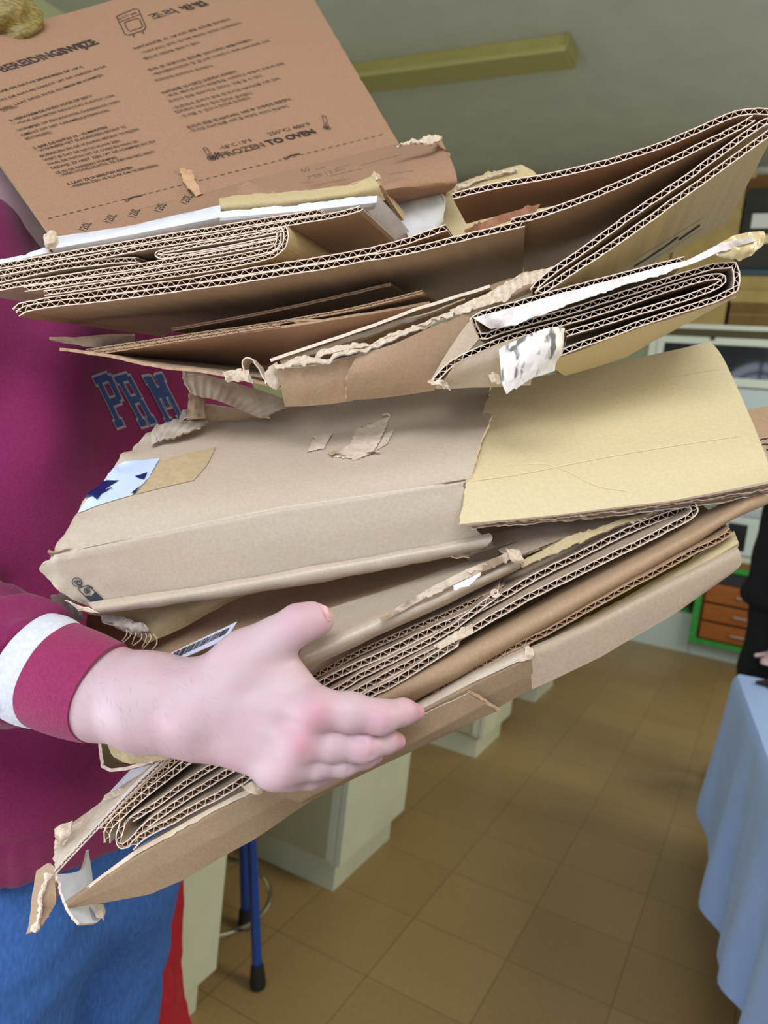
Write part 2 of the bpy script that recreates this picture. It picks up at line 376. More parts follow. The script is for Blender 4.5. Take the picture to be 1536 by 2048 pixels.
    WD = mat('orange_wood', (176, 104, 44), (158, 90, 36), 14, .4, spec=.4, stretch=(1, 1, 9))
    MB().box((x0, yd + .02, zb0), (x1, BACK - .3, zb1)).build('drawer_carcass', mat('dark_wood_carcass', (120, 70, 32), None, rough=.5), t)
    e = MB(); e.box((x0 - .045, yd - .015, zb0 - .035), (x0, yd + .06, .72)).box((x0, yd - .015, zb0 - .035), (x1, yd + .06, zb0)); e.build('green_edge', GR, t)
    MB().box((x0, yd + .01, .575), (x1, yd + .05, .66)).build('dark_top_rail', mat('slate_rail', (54, 58, 66), None, rough=.5), t)
    MB().box((x0 - .2, yd - .01, .665), (x1, yd + .05, .70)).build('green_top_edge', GR, t)
    hs = [(.155, .285), (.29, .42), (.425, .57)]
    HM = mat('steel_handle', (196, 190, 190), None, rough=.3, metal=.8)
    for k, (a, b) in enumerate(hs):
        d = MB().box((x0 + .02, yd - .012, a + .006), (x1 - .02, yd + .018, b - .006), bev=.006).build('drawer', WD, t)
        c = (x0 + .28, yd - .03, (a + b) / 2)
        MB().tube([(c[0] - .06, yd - .012, c[2]), (c[0] - .055, yd - .035, c[2]), (c[0] + .055, yd - .035, c[2]), (c[0] + .06, yd - .012, c[2])], .006).build('handle', HM, d, smooth=True)
        if k == 2: MB().tube([(c[0] + .03, yd - .011, c[2] + .045), (c[0] + .03, yd - .03, c[2] + .045)], .014, n=16).build('lock', HM, d)
    # microwave and the appliance above it
    xm = PY(1440, 1100, Y)[0]
    t = thing('microwave', (xm + .3, 6.15, .776), 'white microwave with a dark window on the far worktop', 'microwave')
    WA = mat('appliance_white', (216, 226, 226), None, rough=.3)
    za, zb_ = .776, 1.06
    MB().box((xm, Y, za), (xm + .52, BACK - .03, zb_), bev=.008).build('housing', WA, t)
    d = MB().box((xm + .01, Y - .02, za + .015), (xm + .36, Y - .001, zb_ - .015), bev=.004).build('door', WA, t)
    MB().box((xm + .03, Y - .024, za + .04), (PY(1490, 1090, Y)[0], Y - .021, zb_ - .05)).build('dark_window', mat('microwave_window', (22, 24, 26), None, rough=.15), d)
    pnl = MB().box((xm + .365, Y - .02, za + .015), (xm + .515, Y - .001, zb_ - .015), bev=.004).build('control_panel', WA, t)
    q = PY(1512, 1106, Y)
    for zz in (q[2], q[2] + .10): MB().tube([(xm + .42, Y - .02, zz), (xm + .42, Y - .035, zz)], [.032, .028], n=24).build('dial', mat('dial_grey_%.2f' % zz, (186, 198, 200), None, rough=.35), pnl)
    t = thing('white_appliance', (xm + .25, 6.15, 1.062), 'low white appliance standing on top of the microwave', 'appliance')
    MB().box((xm - .02, Y + .03, 1.062), (xm + .5, BACK - .05, 1.175), bev=.02).build('housing', WA, t)
    MB().box((xm + .02, Y + .022, 1.08), (xm + .30, Y + .029, 1.13), bev=.003).build('drip_tray', mat('pale_grey', (188, 200, 204), None, rough=.4), t)
    t = thing('plastic_bag', (xm + .2, 6.1, 1.177), 'bright green bag lying on the white appliance', 'bag')
    g = MB(); q0 = PY(1478, 1032, Y); rng = np.random.RandomState(4)
    n1, n2 = 10, 8; Vv = []; Ff = []
    for i in range(n1):
        th = math.pi * i / (n1 - 1)
        for k in range(n2):
            ph = 2 * math.pi * k / n2; s = 1 + .12 * rng.randn()
            Vv.append((xm + .16 + .16 * s * math.sin(th) * math.cos(ph), 6.14 + .1 * s * math.sin(th) * math.sin(ph), 1.177 + .075 - .075 * math.cos(th)))
    for i in range(n1 - 1):
        for k in range(n2): Ff.append((i * n2 + k, i * n2 + (k + 1) % n2, (i + 1) * n2 + (k + 1) % n2, (i + 1) * n2 + k))
    g.add(Vv, Ff).build('bag_body', mat('green_plastic', (40, 176, 92), (70, 200, 110), 14, .35), t)
far_wall()

# table with a pale cloth (right edge of the picture)
def cloth_table():
    def tilt(o):
        a = math.radians(8.4); c, s = math.cos(a), math.sin(a); L0 = root_loc(o); px, py = -.035, 2.735
        for q in o.data.vertices:
            x, y = q.co.x + L0[0] - px, q.co.y + L0[1] - py; q.co.x = px + c * x - s * y - L0[0]; q.co.y = py + s * x + c * y - L0[1]
    t = thing('trestle_table', (0.75, 1.9, 0), 'long table hidden under the pale blue tablecloth at right', 'table')
    WD = mat('table_top_wood', (190, 170, 140), None, rough=.5)
    tilt(MB().box((0.0, 0.75, .715), (1.1, 2.70, .742)).build('table_top', WD, t))
    for x in (.07, 1.03):
        for y in (.9, 2.6): tilt(MB().tube([(x, y, 0), (x, y, .715)], .02).build('leg', WD, t))
    # the cloth: top sheet and draped skirts as one surface
    x0, x1, y0, y1, zt = -0.035, 1.14, .70, 2.735, .752
    rows = []; N = 220
    rng = np.random.RandomState(3)
    per = []
    rad = .03
    def rect(s, off):
        # perimeter point at parameter s in [0,1) with outward offset
        Lx, Ly = x1 - x0, y1 - y0; P = 2 * (Lx + Ly); q = (s % 1.0) * P
        if q < Ly: return np.array([x0 - off, y0 + q])
        q -= Ly
        if q < Lx: return np.array([x0 + q, y1 + off])
        q -= Lx
        if q < Ly: return np.array([x1 + off, y1 - q])
        q -= Ly
        return np.array([x1 - q, y0 - off])
    Vv = []; Ff = []
    zs = [0, .01, .03, .08, .15, .22, .29, .36, .42, .47, .50]
    for i, dz in enumerate(zs):
        for k in range(N):
            s = k / N; wob = math.sin(s * 2 * math.pi * 17 + 1.0) + .6 * math.sin(s * 2 * math.pi * 29 + 2.2)
            a = min(1, dz / .45)
            p = rect(s, .012 * (1 - math.exp(-dz / .01)) + .018 * a * wob + .022 * a)
            hem = .05 * a * math.sin(s * 2 * math.pi * 5.0 + .5)
            Vv.append((p[0], p[1], zt - dz * (1.0) - hem * (i / 10)))
    for i in range(len(zs) - 1):
        for k in range(N): Ff.append((i * N + k, i * N + (k + 1) % N, (i + 1) * N + (k + 1) % N, (i + 1) * N + k))
    Ff.append(tuple(range(N)))
    o = obj('tablecloth', Vv, Ff, mat('blue_white_cloth', (160, 192, 250), (152, 184, 246), 12, .75, .1, 300, sheen=.2), None, None, True, None, 50)
    tilt(o); tag(o, 'pale blue tablecloth hanging over the table at the right edge', 'tablecloth')
    q = PZ(1532, 1372, .757); o = MB().tube([q + np.array([-.03, 0, .004]), q + np.array([.0, .01, .009]), q + np.array([.04, -.02, .006]), q + np.array([.08, .02, .007])], [.005, .012, .014, .006]).build('scrap', mat('dark_scrap', (46, 42, 36), None, rough=.7), None, smooth=True)
    tag(o, 'small dark scrap lying on the pale tablecloth', 'scrap')
cloth_table()

# ------------------------------------------------------------------ cardboard helpers
from mathutils import noise as mnoise
def unit(a): a = np.asarray(a, float); return a / (np.linalg.norm(a) + 1e-12)
E_UP = unit(V(.232, -.159, 1)); E_TOP = unit(V(.236, -.69, 1)); E_LOW = unit(V(.232, -.50, 1))

FLUTE_SHADE = mat('flute_inside_shade', (132, 100, 74), (146, 112, 84), 200, .95)  # darker than the liners: shade inside the flutes put into the colour
def pts3(path): return np.array([W(*p) if len(p) == 3 and not isinstance(p, np.ndarray) else np.asarray(p, float) for p in path])

def resample(P, n=None, step=None, smooth=0):
    P = np.asarray(P, float)
    for _ in range(smooth):
        Q = [P[0]]
        for a, b in zip(P[:-1], P[1:]): Q += [a * .75 + b * .25, a * .25 + b * .75]
        Q.append(P[-1]); P = np.array(Q)
    s = np.r_[0, np.cumsum(np.linalg.norm(np.diff(P, axis=0), axis=1))]
    if n is None: n = max(2, int(s[-1] / step) + 1)
    q = np.linspace(0, s[-1], n)
    return np.stack([np.interp(q, s, P[:, k]) for k in range(3)], 1), q

def nz(p, f, seed=0): return mnoise.noise(Vector((p[0] * f + seed * 7.3, p[1] * f - seed * 3.1, p[2] * f + seed)))

def corr(parent, path, E, L, t=.0043, per=.0070, face=None, edge=None, flute=None, wob=.0006, smooth=2, seed=0, name='board', phase=0.0, backshift=None, label=None):
    """one corrugated board: two liners with a wavy flute sheet between, open at the cut edge that faces us"""
    face = face or K['brown']; edge = edge or EDGE; flute = flute or FLUTE
    P, s = resample(pts3(path), step=per / 10, smooth=smooth); n = len(P)
    E = unit(E)
    T = np.gradient(P, axis=0); k = np.ones(15) / 15
    if n > 30: T = np.stack([np.convolve(np.pad(T[:, c], 7, mode='edge'), k, 'valid') for c in range(3)], 1)
    T = T / (np.linalg.norm(T, axis=1)[:, None] + 1e-12)
    N = np.cross(T, E); N /= np.linalg.norm(N, axis=1)[:, None] + 1e-12
    w = np.array([nz(p, 22, seed) for p in P]) * wob + np.array([nz(p, 90, seed + 5) for p in P]) * wob * .4
    P = P + N * w[:, None]
    rag = np.array([nz(p, 260, seed + 9) for p in P]) * .0006
    back = np.zeros((n, 3)) + E * L if backshift is None else E * L + np.outer(np.linspace(0, 1, n), backshift)
    lt = .00078
    vs, fs, fm = [], [], []
    def ribbon(off, th, ragged, store):
        v, f, m = store
        a = P + N * (off + th / 2 if np.isscalar(off) else (off + th / 2)[:, None]) + E * (ragged[:, None])
        b = P + N * (off - th / 2 if np.isscalar(off) else (off - th / 2)[:, None]) + E * (ragged[:, None])
        base = len(v) // n if False else sum(len(q) for q in v)
        v.extend([a, b, a + back, b + back])
        A, B, C, D = base, base + n, base + 2 * n, base + 3 * n
        i = np.arange(n - 1)
        f.append(np.stack([A + i, A + i + 1, B + i + 1, B + i], 1)); m.append(np.ones(n - 1))
        f.append(np.stack([C + i, C + i + 1, A + i + 1, A + i], 1)); m.append(np.zeros(n - 1))
        f.append(np.stack([B + i, B + i + 1, D + i + 1, D + i], 1)); m.append(np.zeros(n - 1))
        f.append(np.stack([D + i, D + i + 1, C + i + 1, C + i], 1)); m.append(np.ones(n - 1))
        f.append(np.array([[A, B, D, C], [C + n - 1, D + n - 1, B + n - 1, A + n - 1]])); m.append(np.ones(2))
    st = ([], [], [])
    ribbon(t / 2 - lt / 2, lt, rag, st); ribbon(-t / 2 + lt / 2, lt, -rag, st)
    o = obj(name, np.concatenate(st[0]), np.concatenate(st[1]), [face, edge], parent, np.concatenate(st[2]), label=label)
    if flute is not False:
        st = ([], [], [])
        amp = t / 2 - lt - .0001
        ph = phase + np.cumsum(np.array([1 + .18 * nz(p, 35, seed + 3) for p in P])) * (s[1] - s[0]) / per * 2 * math.pi
        y = np.sin(ph); y = np.sign(y) * np.abs(y) ** .8
        ribbon(amp * y, .00068, rag * .5 + .0004, st)
        obj('fluting', np.concatenate(st[0]), np.concatenate(st[1]), [FLUTE_SHADE, flute], o if parent is not None else o, np.concatenate(st[2]))
    return o

def cat_rows(G, nv, smooth):
    """interpolate rows G (r, nu, 3) to nv rows"""
    r = len(G); q = np.linspace(0, r - 1, nv); out = []
    for x in q:
        i = min(int(x), r - 2); f = x - i
        if smooth and r > 2:
            p0, p1, p2, p3 = G[max(i - 1, 0)], G[i], G[i + 1], G[min(i + 2, r - 1)]
            out.append(.5 * (2 * p1 + (p2 - p0) * f + (2 * p0 - 5 * p1 + 4 * p2 - p3) * f ** 2 + (3 * p1 - p0 - 3 * p2 + p3) * f ** 3))
        else: out.append(G[i] * (1 - f) + G[i + 1] * f)
    return np.array(out)

def patch(parent, rows, mats, t=.003, nu=60, nv=30, smooth=True, csm=0, crumple=0.0, cf=18, torn='', tamp=.003, tf=160, seed=0, name='panel', flip=False, rowsmooth=False, label=None, ridge=0.0, ridge_per=.007, left_crush=0.0):
    """board surface lofted through rows of points, with thickness, creases and torn rims"""
    G = np.array([resample(pts3(r), n=nu, smooth=csm)[0] for r in rows])
    S = cat_rows(G, nv, smooth)
    du = np.gradient(S, axis=1); dv = np.gradient(S, axis=0)
    Nn = np.cross(du, dv); Nn /= np.linalg.norm(Nn, axis=2)[:, :, None] + 1e-12
    if (np.mean(Nn * (EYE - S), axis=(0, 1)).sum() < 0) != flip:
        Nn = -Nn
    if left_crush:
        for i in range(nv):
            for j in range(int(nu * .3)):
                p = S[i, j]; S[i, j] = p + Nn[i, j] * left_crush * math.exp(-j / (nu * .055)) * (abs(nz(p, 38, 3)) * 1.6 + nz(p, 80, 4) * .8 - .4)
    if crumple or ridge:
        for i in range(nv):
            for j in range(nu):
                p = S[i, j]
                h = crumple * (nz(p, cf, seed) + .5 * nz(p, cf * 2.7, seed + 1) + .25 * abs(nz(p, cf * 6, seed + 2)))
                S[i, j] = p + Nn[i, j] * h
        if ridge:
            arc = np.linalg.norm(np.diff(S[nv // 2], axis=0), axis=1); arc = np.r_[0, np.cumsum(arc)]
            S = S + Nn * (ridge * np.sin(arc / ridge_per * 2 * math.pi))[None, :, None]
    def jag(p, sd): return tamp * (abs(nz(p, tf, sd)) * 1.2 + .8 * nz(p, tf * .35, sd + 1) + .5 * abs(nz(p, tf * 2.5, sd + 2)))
    if 't' in torn:
        d = unit(np.nanmean(S[1] - S[0], axis=0))
        for j in range(nu): S[0, j] += d * jag(S[0, j], seed + 11)
    if 'b' in torn:
        d = unit(np.mean(S[-2] - S[-1], axis=0))
        for j in range(nu): S[-1, j] += d * jag(S[-1, j], seed + 12)
    if 'l' in torn:
        d = unit(np.mean(S[:, 1] - S[:, 0], axis=0))
        for i in range(nv): S[i, 0] += d * jag(S[i, 0], seed + 13)
    if 'r' in torn:
        d = unit(np.mean(S[:, -2] - S[:, -1], axis=0))
        for i in range(nv): S[i, -1] += d * jag(S[i, -1], seed + 14)
    A = (S + Nn * t / 2).reshape(-1, 3); B = (S - Nn * t / 2).reshape(-1, 3); n = nu * nv
    v = np.concatenate([A, B]); f = []; m = []
    for i in range(nv - 1):
        for j in range(nu - 1):
            a, b, c, d = i * nu + j, i * nu + j + 1, (i + 1) * nu + j + 1, (i + 1) * nu + j
            f.append((a, b, c, d)); m.append(0); f.append((n + d, n + c, n + b, n + a)); m.append(1)
    rim = [j for j in range(nu)] + [i * nu + nu - 1 for i in range(1, nv)] + [(nv - 1) * nu + j for j in range(nu - 2, -1, -1)] + [i * nu for i in range(nv - 2, 0, -1)]
    for a, b in zip(rim, rim[1:] + rim[:1]): f.append((a, n + a, n + b, b)); m.append(2)
    # outward winding follows the chosen side
    a0 = np.cross(du, dv); s0 = (a0 * Nn).sum()
    if s0 < 0: f = [q[::-1] for q in f]
    if not isinstance(mats, (list, tuple)): mats = [mats]
    mats = list(mats) + [mats[0]] * (2 - len(mats)) + [EDGE_D] * (1 if len(mats) < 3 else 0)
    return obj(name, v, f, mats[:3], parent, m, smooth=True, label=label, auto=38)

class Plane:
    """a flat panel of the scene; at(u, v) is the point of it in that direction"""
    def __init__(s, p, e1, e2):
        s.p = np.asarray(p, float); s.n = unit(np.cross(e1, e2))
        if s.n @ (EYE - s.p) < 0: s.n = -s.n
    def at(s, u, v, off=0.0):
        w = R3 @ np.array([u - CX, v - CY, F]); q = s.p + s.n * off
        return EYE + w * (((q - EYE) @ s.n) / (w @ s.n))

class Drape:
    """a surface of the scene that marks and stickers lie on"""
    def __init__(s, o):
        from mathutils.bvhtree import BVHTree
        r = root_loc(o); s.b = BVHTree.FromPolygons([tuple(np.array(q.co) + r) for q in o.data.vertices], [tuple(p.vertices) for p in o.data.polygons]); s.n = np.array([0, 0, 1.0])
    def at(s, u, v, off=0.0):
        d = unit(W(u, v, 1.0) - EYE); h = s.b.ray_cast(Vector(EYE), Vector(d))
        if h[0] is None: h = s.b.find_nearest(Vector(W(u, v, .55)))
        n = np.array(h[1]); n = n if n @ (EYE - np.array(h[0])) > 0 else -n; s.n = n
        return np.array(h[0]) + n * off
    def sheet(s, parent, rows, mats, nu=24, nv=20, off=.0006, name='sticker', label=None, torn='', tamp=6, seed=0, t=.0004, lift=None):
        G = np.array([[(*p, 0.0) for p in r] for r in rows], float); G = np.array([resample(r, n=nu)[0] for r in G]); S = cat_rows(G, nv, False)
        for i in range(nv):
            for j in range(nu):
                e = {'t': i == 0, 'b': i == nv - 1, 'l': j == 0, 'r': j == nu - 1}
                for k in torn:
                    if e[k]:
                        q = S[nv // 2, nu // 2] - S[i, j]; S[i, j] += q / (np.linalg.norm(q) + 1e-9) * tamp * (abs(mnoise.noise(Vector((S[i, j, 0] * .11, S[i, j, 1] * .11, seed)))) * 1.5 + .3 * mnoise.noise(Vector((S[i, j, 0] * .4, S[i, j, 1] * .4, seed + 3))))
        A = []; B_ = []
        for i in range(nv):
            for j in range(nu):
                a = s.at(S[i, j, 0], S[i, j, 1], off); l = lift(i / (nv - 1), j / (nu - 1)) if lift else 0
                A.append(a + s.n * (t + l)); B_.append(a + s.n * l)
        n = nu * nv; f = []; m = []
        for i in range(nv - 1):
            for j in range(nu - 1):
                q = (i * nu + j, i * nu + j + 1, (i + 1) * nu + j + 1, (i + 1) * nu + j); f += [q, tuple(n + k for k in q[::-1])]; m += [0, 1]
        rim = list(range(nu)) + [i * nu + nu - 1 for i in range(1, nv)] + [(nv - 1) * nu + j for j in range(nu - 2, -1, -1)] + [i * nu for i in range(nv - 2, 0, -1)]
        for a, b in zip(rim, rim[1:] + rim[:1]): f.append((a, n + a, n + b, b)); m.append(2)
        return obj(name, A + B_, f, mats, parent, m, True, label, 40)

_tc = {}
def text_mesh(s, bold=0.0, res=2, outline=False):
    key = (s, bold, res, outline)
    if key in _tc: return _tc[key]
    c = bpy.data.curves.new('t', 'FONT'); c.body = s; c.size = 1.0; c.resolution_u = res; c.offset = bold
    if outline: c.fill_mode = 'NONE'; c.bevel_depth = .022; c.bevel_resolution = 0
    o = bpy.data.objects.new('t', c); col.objects.link(o)
    bpy.context.view_layer.update()
    dg = bpy.context.evaluated_depsgraph_get(); me = bpy.data.meshes.new_from_object(o.evaluated_get(dg))
    v = np.array([tuple(q.co) for q in me.vertices]) if len(me.vertices) else np.zeros((0, 3)); f = [tuple(p.vertices) for p in me.polygons]
    bpy.data.objects.remove(o); bpy.data.curves.remove(c); bpy.data.meshes.remove(me)
    _tc[key] = (v, f); return v, f

def put_text(mb, s, pl, a, b, size=None, bold=0.0, m=0, off=.0004, outline=False):
    """lettering on plane pl whose baseline runs from a to b"""
    v, f = text_mesh(s, bold, 2, outline)
    if not len(v): return
    A, B = pl.at(*a, off), pl.at(*b, off); ex = unit(B - A); ey = np.cross(pl.n, ex); wd = np.linalg.norm(B - A)
    x0, x1 = v[:, 0].min(), v[:, 0].max(); kx = wd / (x1 - x0); ky = size or kx
    mb.add([A + ex * (p[0] - x0) * kx + ey * p[1] * ky for p in v], f, m)

def stroke(mb, pl, pts, w, off=.0004, m=0):
    """inked line of width w (metres) on a plane"""
    P = [pl.at(*p, off) for p in pts]
    for a, b in zip(P[:-1], P[1:]):
        d = unit(b - a); s = np.cross(pl.n, d) * w / 2; e = d * w * .3
        mb.add([a - e + s, a - e - s, b + e - s, b + e + s], [(0, 1, 2, 3)], m)

def ring(mb, pl, c, r, w, off=.0004, m=0, n=24, a0=0, a1=2 * math.pi, ey=1.0, ex=None):
    C = pl.at(*c, off); ex = unit(ex) if ex is not None else unit(pl.at(c[0] + 40, c[1] - 10) - pl.at(*c)); y = np.cross(pl.n, ex)
    q = [(C + (r + s) * (math.cos(a) * ex + ey * math.sin(a) * y)) for a in np.linspace(a0, a1, n) for s in (-w / 2, w / 2)]
    mb.add(q, [(2 * i, 2 * i + 1, 2 * i + 3, 2 * i + 2) for i in range(n - 1)], m)

# ================================================================== UPPER BUNDLE
# --- A: printed food carton, opened out behind the others
PA = Plane(W(95, 470, .60), V(1, -.26, .44), V(.57, 1, -.7))
def printed_carton():
    t = thing('printed_carton', W(420, 430, .66), 'open brown food carton printed with Dutch and Korean baking instructions', 'cardboard box')
    TL, TR, BR, BL = PA.at(-157, 109), PA.at(573, -92), PA.at(797, 289), PA.at(97, 468)
    front = patch(t, [[TL, TR], [BL, BR]], [K['rose'], K['rose'], K['olive']], t=.003, nu=80, nv=50, smooth=False, crumple=.0006, cf=9, name='printed_panel', torn='r', tamp=.001)
    mb = MB(); pl = PA; mm = .62 / F
    put_text(mb, 'BEREIDINGSWIJZE', pl, (7, 144), (199, 86), 0.0182, .028, off=.0022)
    dutch = [('1. BEWAAR DE NATAS BEVROREN OP -18°C', (-36, 196), (168, 134), 1), ('- PLAATS DE NATAS DIRECT UIT DE VRIEZER IN DE', (-30, 213), (214, 133), 0), ('OVEN. LAAT DEZE IN DE ALUMINIUM VORMPJES', (-3, 222), (208, 150), 0), ('ZITTEN.', (6, 223), (37, 214), 0),
        ('2. VERWARM DE OVEN VOOR OP 250°C', (22, 243), (186, 192), 1), ('- VOOR EEN BETER RESULTAAT PLAATST U DE', (29, 250), (231, 191), 0), ('VORMPJES OP EEN ROOSTER ONDERIN DE OVEN', (38, 262), (241, 203), 0), ('OMDAT DIT HET CARAMELISATIEPROCES', (44, 272), (220, 221), 0), ('BEVORDERD.', (53, 279), (106, 265), 0),
        ('3. BAK DE NATAS 10 - 12 MINUTEN', (69, 298), (216, 255), 1), ('- WANNEER HET BLADERDEEG BEGINT TE', (75, 304), (254, 254), 0), ('BORRELEN EN DE VULLING BEGINT TE RIJZEN', (83, 314), (279, 259), 0), ('WEET JE DAT DE NATAS KLAAR ZIJN.', (90, 322), (243, 282), 0), ('HAAL DE NATAS UIT DE OVEN EN HAAL ZE,', (98, 330), (279, 283), 0), ('TERWIJL ZE HEET ZIJN, UIT DE VORMPJES EN ZET', (104, 339), (314, 283), 0), ('ZE IN DE PAPIEREN VORMPJES.', (113, 348), (237, 315), 0), ('- WEES VOORZICHTIG, ZE ZIJN NU ERG HEET!', (120, 353), (311, 304), 0),
        ('4. LAAT ZE 10 MINUTEN RUSTEN', (136, 370), (266, 336), 1), ('- HIERNA ZIJN ZE KLAAR OM TE SERVEREN.', (142, 376), (319, 331), 0)]
    for s, a, b, bo in dutch: put_text(mb, s, pl, a, b, .0053, .022 if bo else .006, off=.0022)
    put_text(mb, '조리 방법', pl, (309, 38), (417, 8), .0170, .014, off=.0022)
    korean = [('NATAS보관 시 -18°C의 냉동 온도를 유지한다.', (271, 98), (464, 38), 1), ('- NATAS는 은박 컵기에 채워진 상태로 보관해준다', (284, 107), (485, 46), 0), ('별도로 해동할 필요가 없다.', (291, 119), (403, 85), 0),
        ('조리 전 오븐기의 온도를 250°C까지 예열시켜준다.', (299, 142), (507, 80), 1), ('- 캐러멜라이징화 및 골고루 익혀주기 위해 NATAS를 오븐', (304, 152), (542, 82), 0), ('최하단에 위치하여 조리한다.', (313, 163), (429, 132), 0),
        ('NATAS를 10-12분간 오븐에서 조리한다.', (327, 187), (477, 143), 1), ('- 퍼프 패스트리가 버블링을 시작하고 부풀어 오르게 되면', (333, 195), (570, 128), 0), ('조리가 완료 되어가고 있다는 것을 알 수 있다.', (340, 205), (528, 152), 0), ('- 오븐에서 조리가 완료 된 뜨거운 NATAS를 기존 은박', (346, 219), (562, 158), 0), ('컵지에서 꺼내어 종이 컵지로 옮겨준다.', (353, 226), (508, 187), 0), ('- 뜨거울 수 있으니 안전에 유의한다.', (362, 236), (505, 196), 0),
        ('조리가 완료 된 NATAS는 10분 후 고객에게 제공한다.', (377, 257), (585, 199), 1), ('- 뜨거운 NATAS를 식혀 줄 적당한 시간이 필요하다.', (380, 265), (581, 213), 0)]
    for s, a, b, bo in korean: put_text(mb, s, pl, a, b, .0062, .012 if bo else .002, off=.0022)
    put_text(mb, '-18°C / 0°F', pl, (442, 299), (507, 282), .0082, .0, off=.0022)
    put_text(mb, '250°C/ 480°F', pl, (540, 271), (624, 249), .0086, .0, off=.0022)
    put_text(mb, 'TO OVEN', pl, (539, 290), (634, 265), .0128, .035, off=.0022)
    put_text(mb, 'FROZEN', pl, (446, 315), (533, 292), .0128, .0, off=.0022, outline=True)
    # thermometers
    for (a, b, r) in (((648, 232), (654, 255), .004), ((411, 297), (423, 316), .004)):
        ax = unit(pl.at(*b) - pl.at(*a))
        P0, P1 = pl.at(*a, .0022), pl.at(*b, .0022); s = np.cross(pl.n, ax) * .0021
        for q in (s, -s): 
            d = np.cross(pl.n, ax) * .0003
            mb.add([P0 + q + d, P0 + q - d, P1 + q - d, P1 + q + d], [(0, 1, 2, 3)])
        ring(mb, pl, b, r, .0008, .0022); ring(mb, pl, a, .0021, .0007, .0022); ring(mb, pl, b, .0012, .0014, .0023)
        stroke(mb, pl, [((a[0] + b[0]) / 2, (a[1] + b[1]) / 2), b], .0008, .0022)
    for k in range(6):   # snowflake beside the cold thermometer
        an = k * math.pi / 3; stroke(mb, pl, [(433, 311), (433 + 8 * math.cos(an), 311 + 8 * math.sin(an))], .0009, .0022)
        stroke(mb, pl, [(433 + 5 * math.cos(an - .4), 311 + 5 * math.sin(an - .4)), (433 + 7 * math.cos(an), 311 + 7 * math.sin(an)), (433 + 5 * math.cos(an + .4), 311 + 5 * math.sin(an + .4))], .0007, .0022)
    # oven pictogram
    ov = [(233, 33), (240, 29), (270, 17), (277, 19), (292, 53), (288, 60), (257, 70), (250, 68), (233, 33)]
    stroke(mb, pl, ov, .0012, .0022); stroke(mb, pl, [(238, 44), (281, 28)], .0011, .0022)
    stroke(mb, pl, [(249, 46), (253, 43), (275, 36), (279, 38), (285, 51), (282, 55), (260, 62), (256, 60), (249, 46)], .0011, .0022)
    for c in ((240, 37), (247, 34), (254, 31)): ring(mb, pl, c, .0016, .0007, .0022)
    stroke(mb, pl, [(262, 29), (272, 25)], .0016, .0022)
    for c in ((266, 69), (285, 63)): stroke(mb, pl, [c, (c[0] + 2, c[1] + 4)], .0016, .0022)
    # perforation line with the knife marks
    x = 0.0
    while x < 1.0:
        a, b = x, min(x + .0105, 1); stroke(mb, pl, [(97 + 668 * a, 437 - 169 * a), (97 + 668 * b, 437 - 169 * b)], .0008, .0022); x += .0215
    for c in ((254, 400), (571, 316)):
        ring(mb, pl, c, .0018, .0008, .0022); stroke(mb, pl, [(c[0] + 4, c[1] - 2), (c[0] + 12, c[1] - 6), (c[0] + 28, c[1] - 9)], .0017, .0022)
    mb.build('printed_text', INK, front)
    # creased scar torn into the print, with a lifted flake of paper
    q = [(357, 340), (387, 338), (391, 352), (401, 380), (404, 400), (395, 401), (376, 380), (364, 362)]
    patch(front, [[PA.at(357, 338, .0026), PA.at(386, 338, .0026)], [PA.at(366, 364, .004), PA.at(393, 360, .004)], [PA.at(391, 395, .006), PA.at(407, 394, .003)]], [mat('pale_tear', (200, 162, 128), (184, 146, 112), 90, .8), K['rose']], t=.0008, nu=14, nv=20, crumple=.0025, cf=70, torn='tblr', tamp=.003, name='torn_flake')
    # lower strip folded forward beneath the perforation
    BLf, BRf = PA.at(97, 468), PA.at(800, 288)
    b1 = BRf + PA.n * .002
    strip = patch(t, [[BLf, PA.at(450, 378), BRf, W(885, 272, .722)], [W(118, 520, .588), W(450, 430, .615), W(806, 360, .665), W(921, 358, .695)], [W(140, 545, .62), W(450, 480, .65), W(790, 405, .69), W(900, 380, .72)]], [K['rose'], K['rose'], K['olive']], t=.003, nu=90, nv=24, crumple=.002, cf=16, torn='r', tamp=.010, tf=120, name='lower_strip')
    q1 = Plane(W(700, 355, .66), unit(W(800, 330, .672) - W(700, 355, .66)), V(.25, .8, -.5))
    m2 = MB()
    put_text(m2, '60', q1, (605, 346), (622, 341), .009, .02, .006)
    m2.build('printed_size', INK_F, strip); m2 = MB()
    for a, b, w in (((632, 339), (653, 333), .0010), ((620, 353), (642, 347), .0010), ((672, 337), (700, 329), .0008), ((720, 331), (803, 309), .0009), ((660, 352), (725, 337), .0009), ((778, 349), (826, 341), .0008)): stroke(m2, q1, [a, b], w, .006)
    m2.build('printed_rule', INK_F, strip); m2 = MB()
    put_text(m2, '7.5m | 2.8m', q1, (617, 360), (690, 340), .0075, .006, .006)
    m2.build('printed_size', INK_F, strip); m2 = MB()
    for a in ((172, 463), (222, 447), (270, 436), (322, 425), (374, 409)): put_text(m2, '120L', Plane(W(a[0], a[1], .585), V(1, -.26, .1), V(.57, 1, -.5)), a, (a[0] + 12, a[1] - 17), .010, .02, 0.0)
    m2.build('printed_volume', INK, strip)
    # torn end of the strip: open flutes on top
    patch(strip, [[W(793, 293, .70), W(820, 277, .705), W(880, 274, .71)], [W(796, 300, .695), W(822, 290, .70), W(880, 287, .705)]], [K['torn'], K['torn'], EDGE], t=.0012, nu=50, nv=6, crumple=.004, cf=120, torn='tb', tamp=.004, tf=250, name='torn_rim')
    return t
printed_carton()

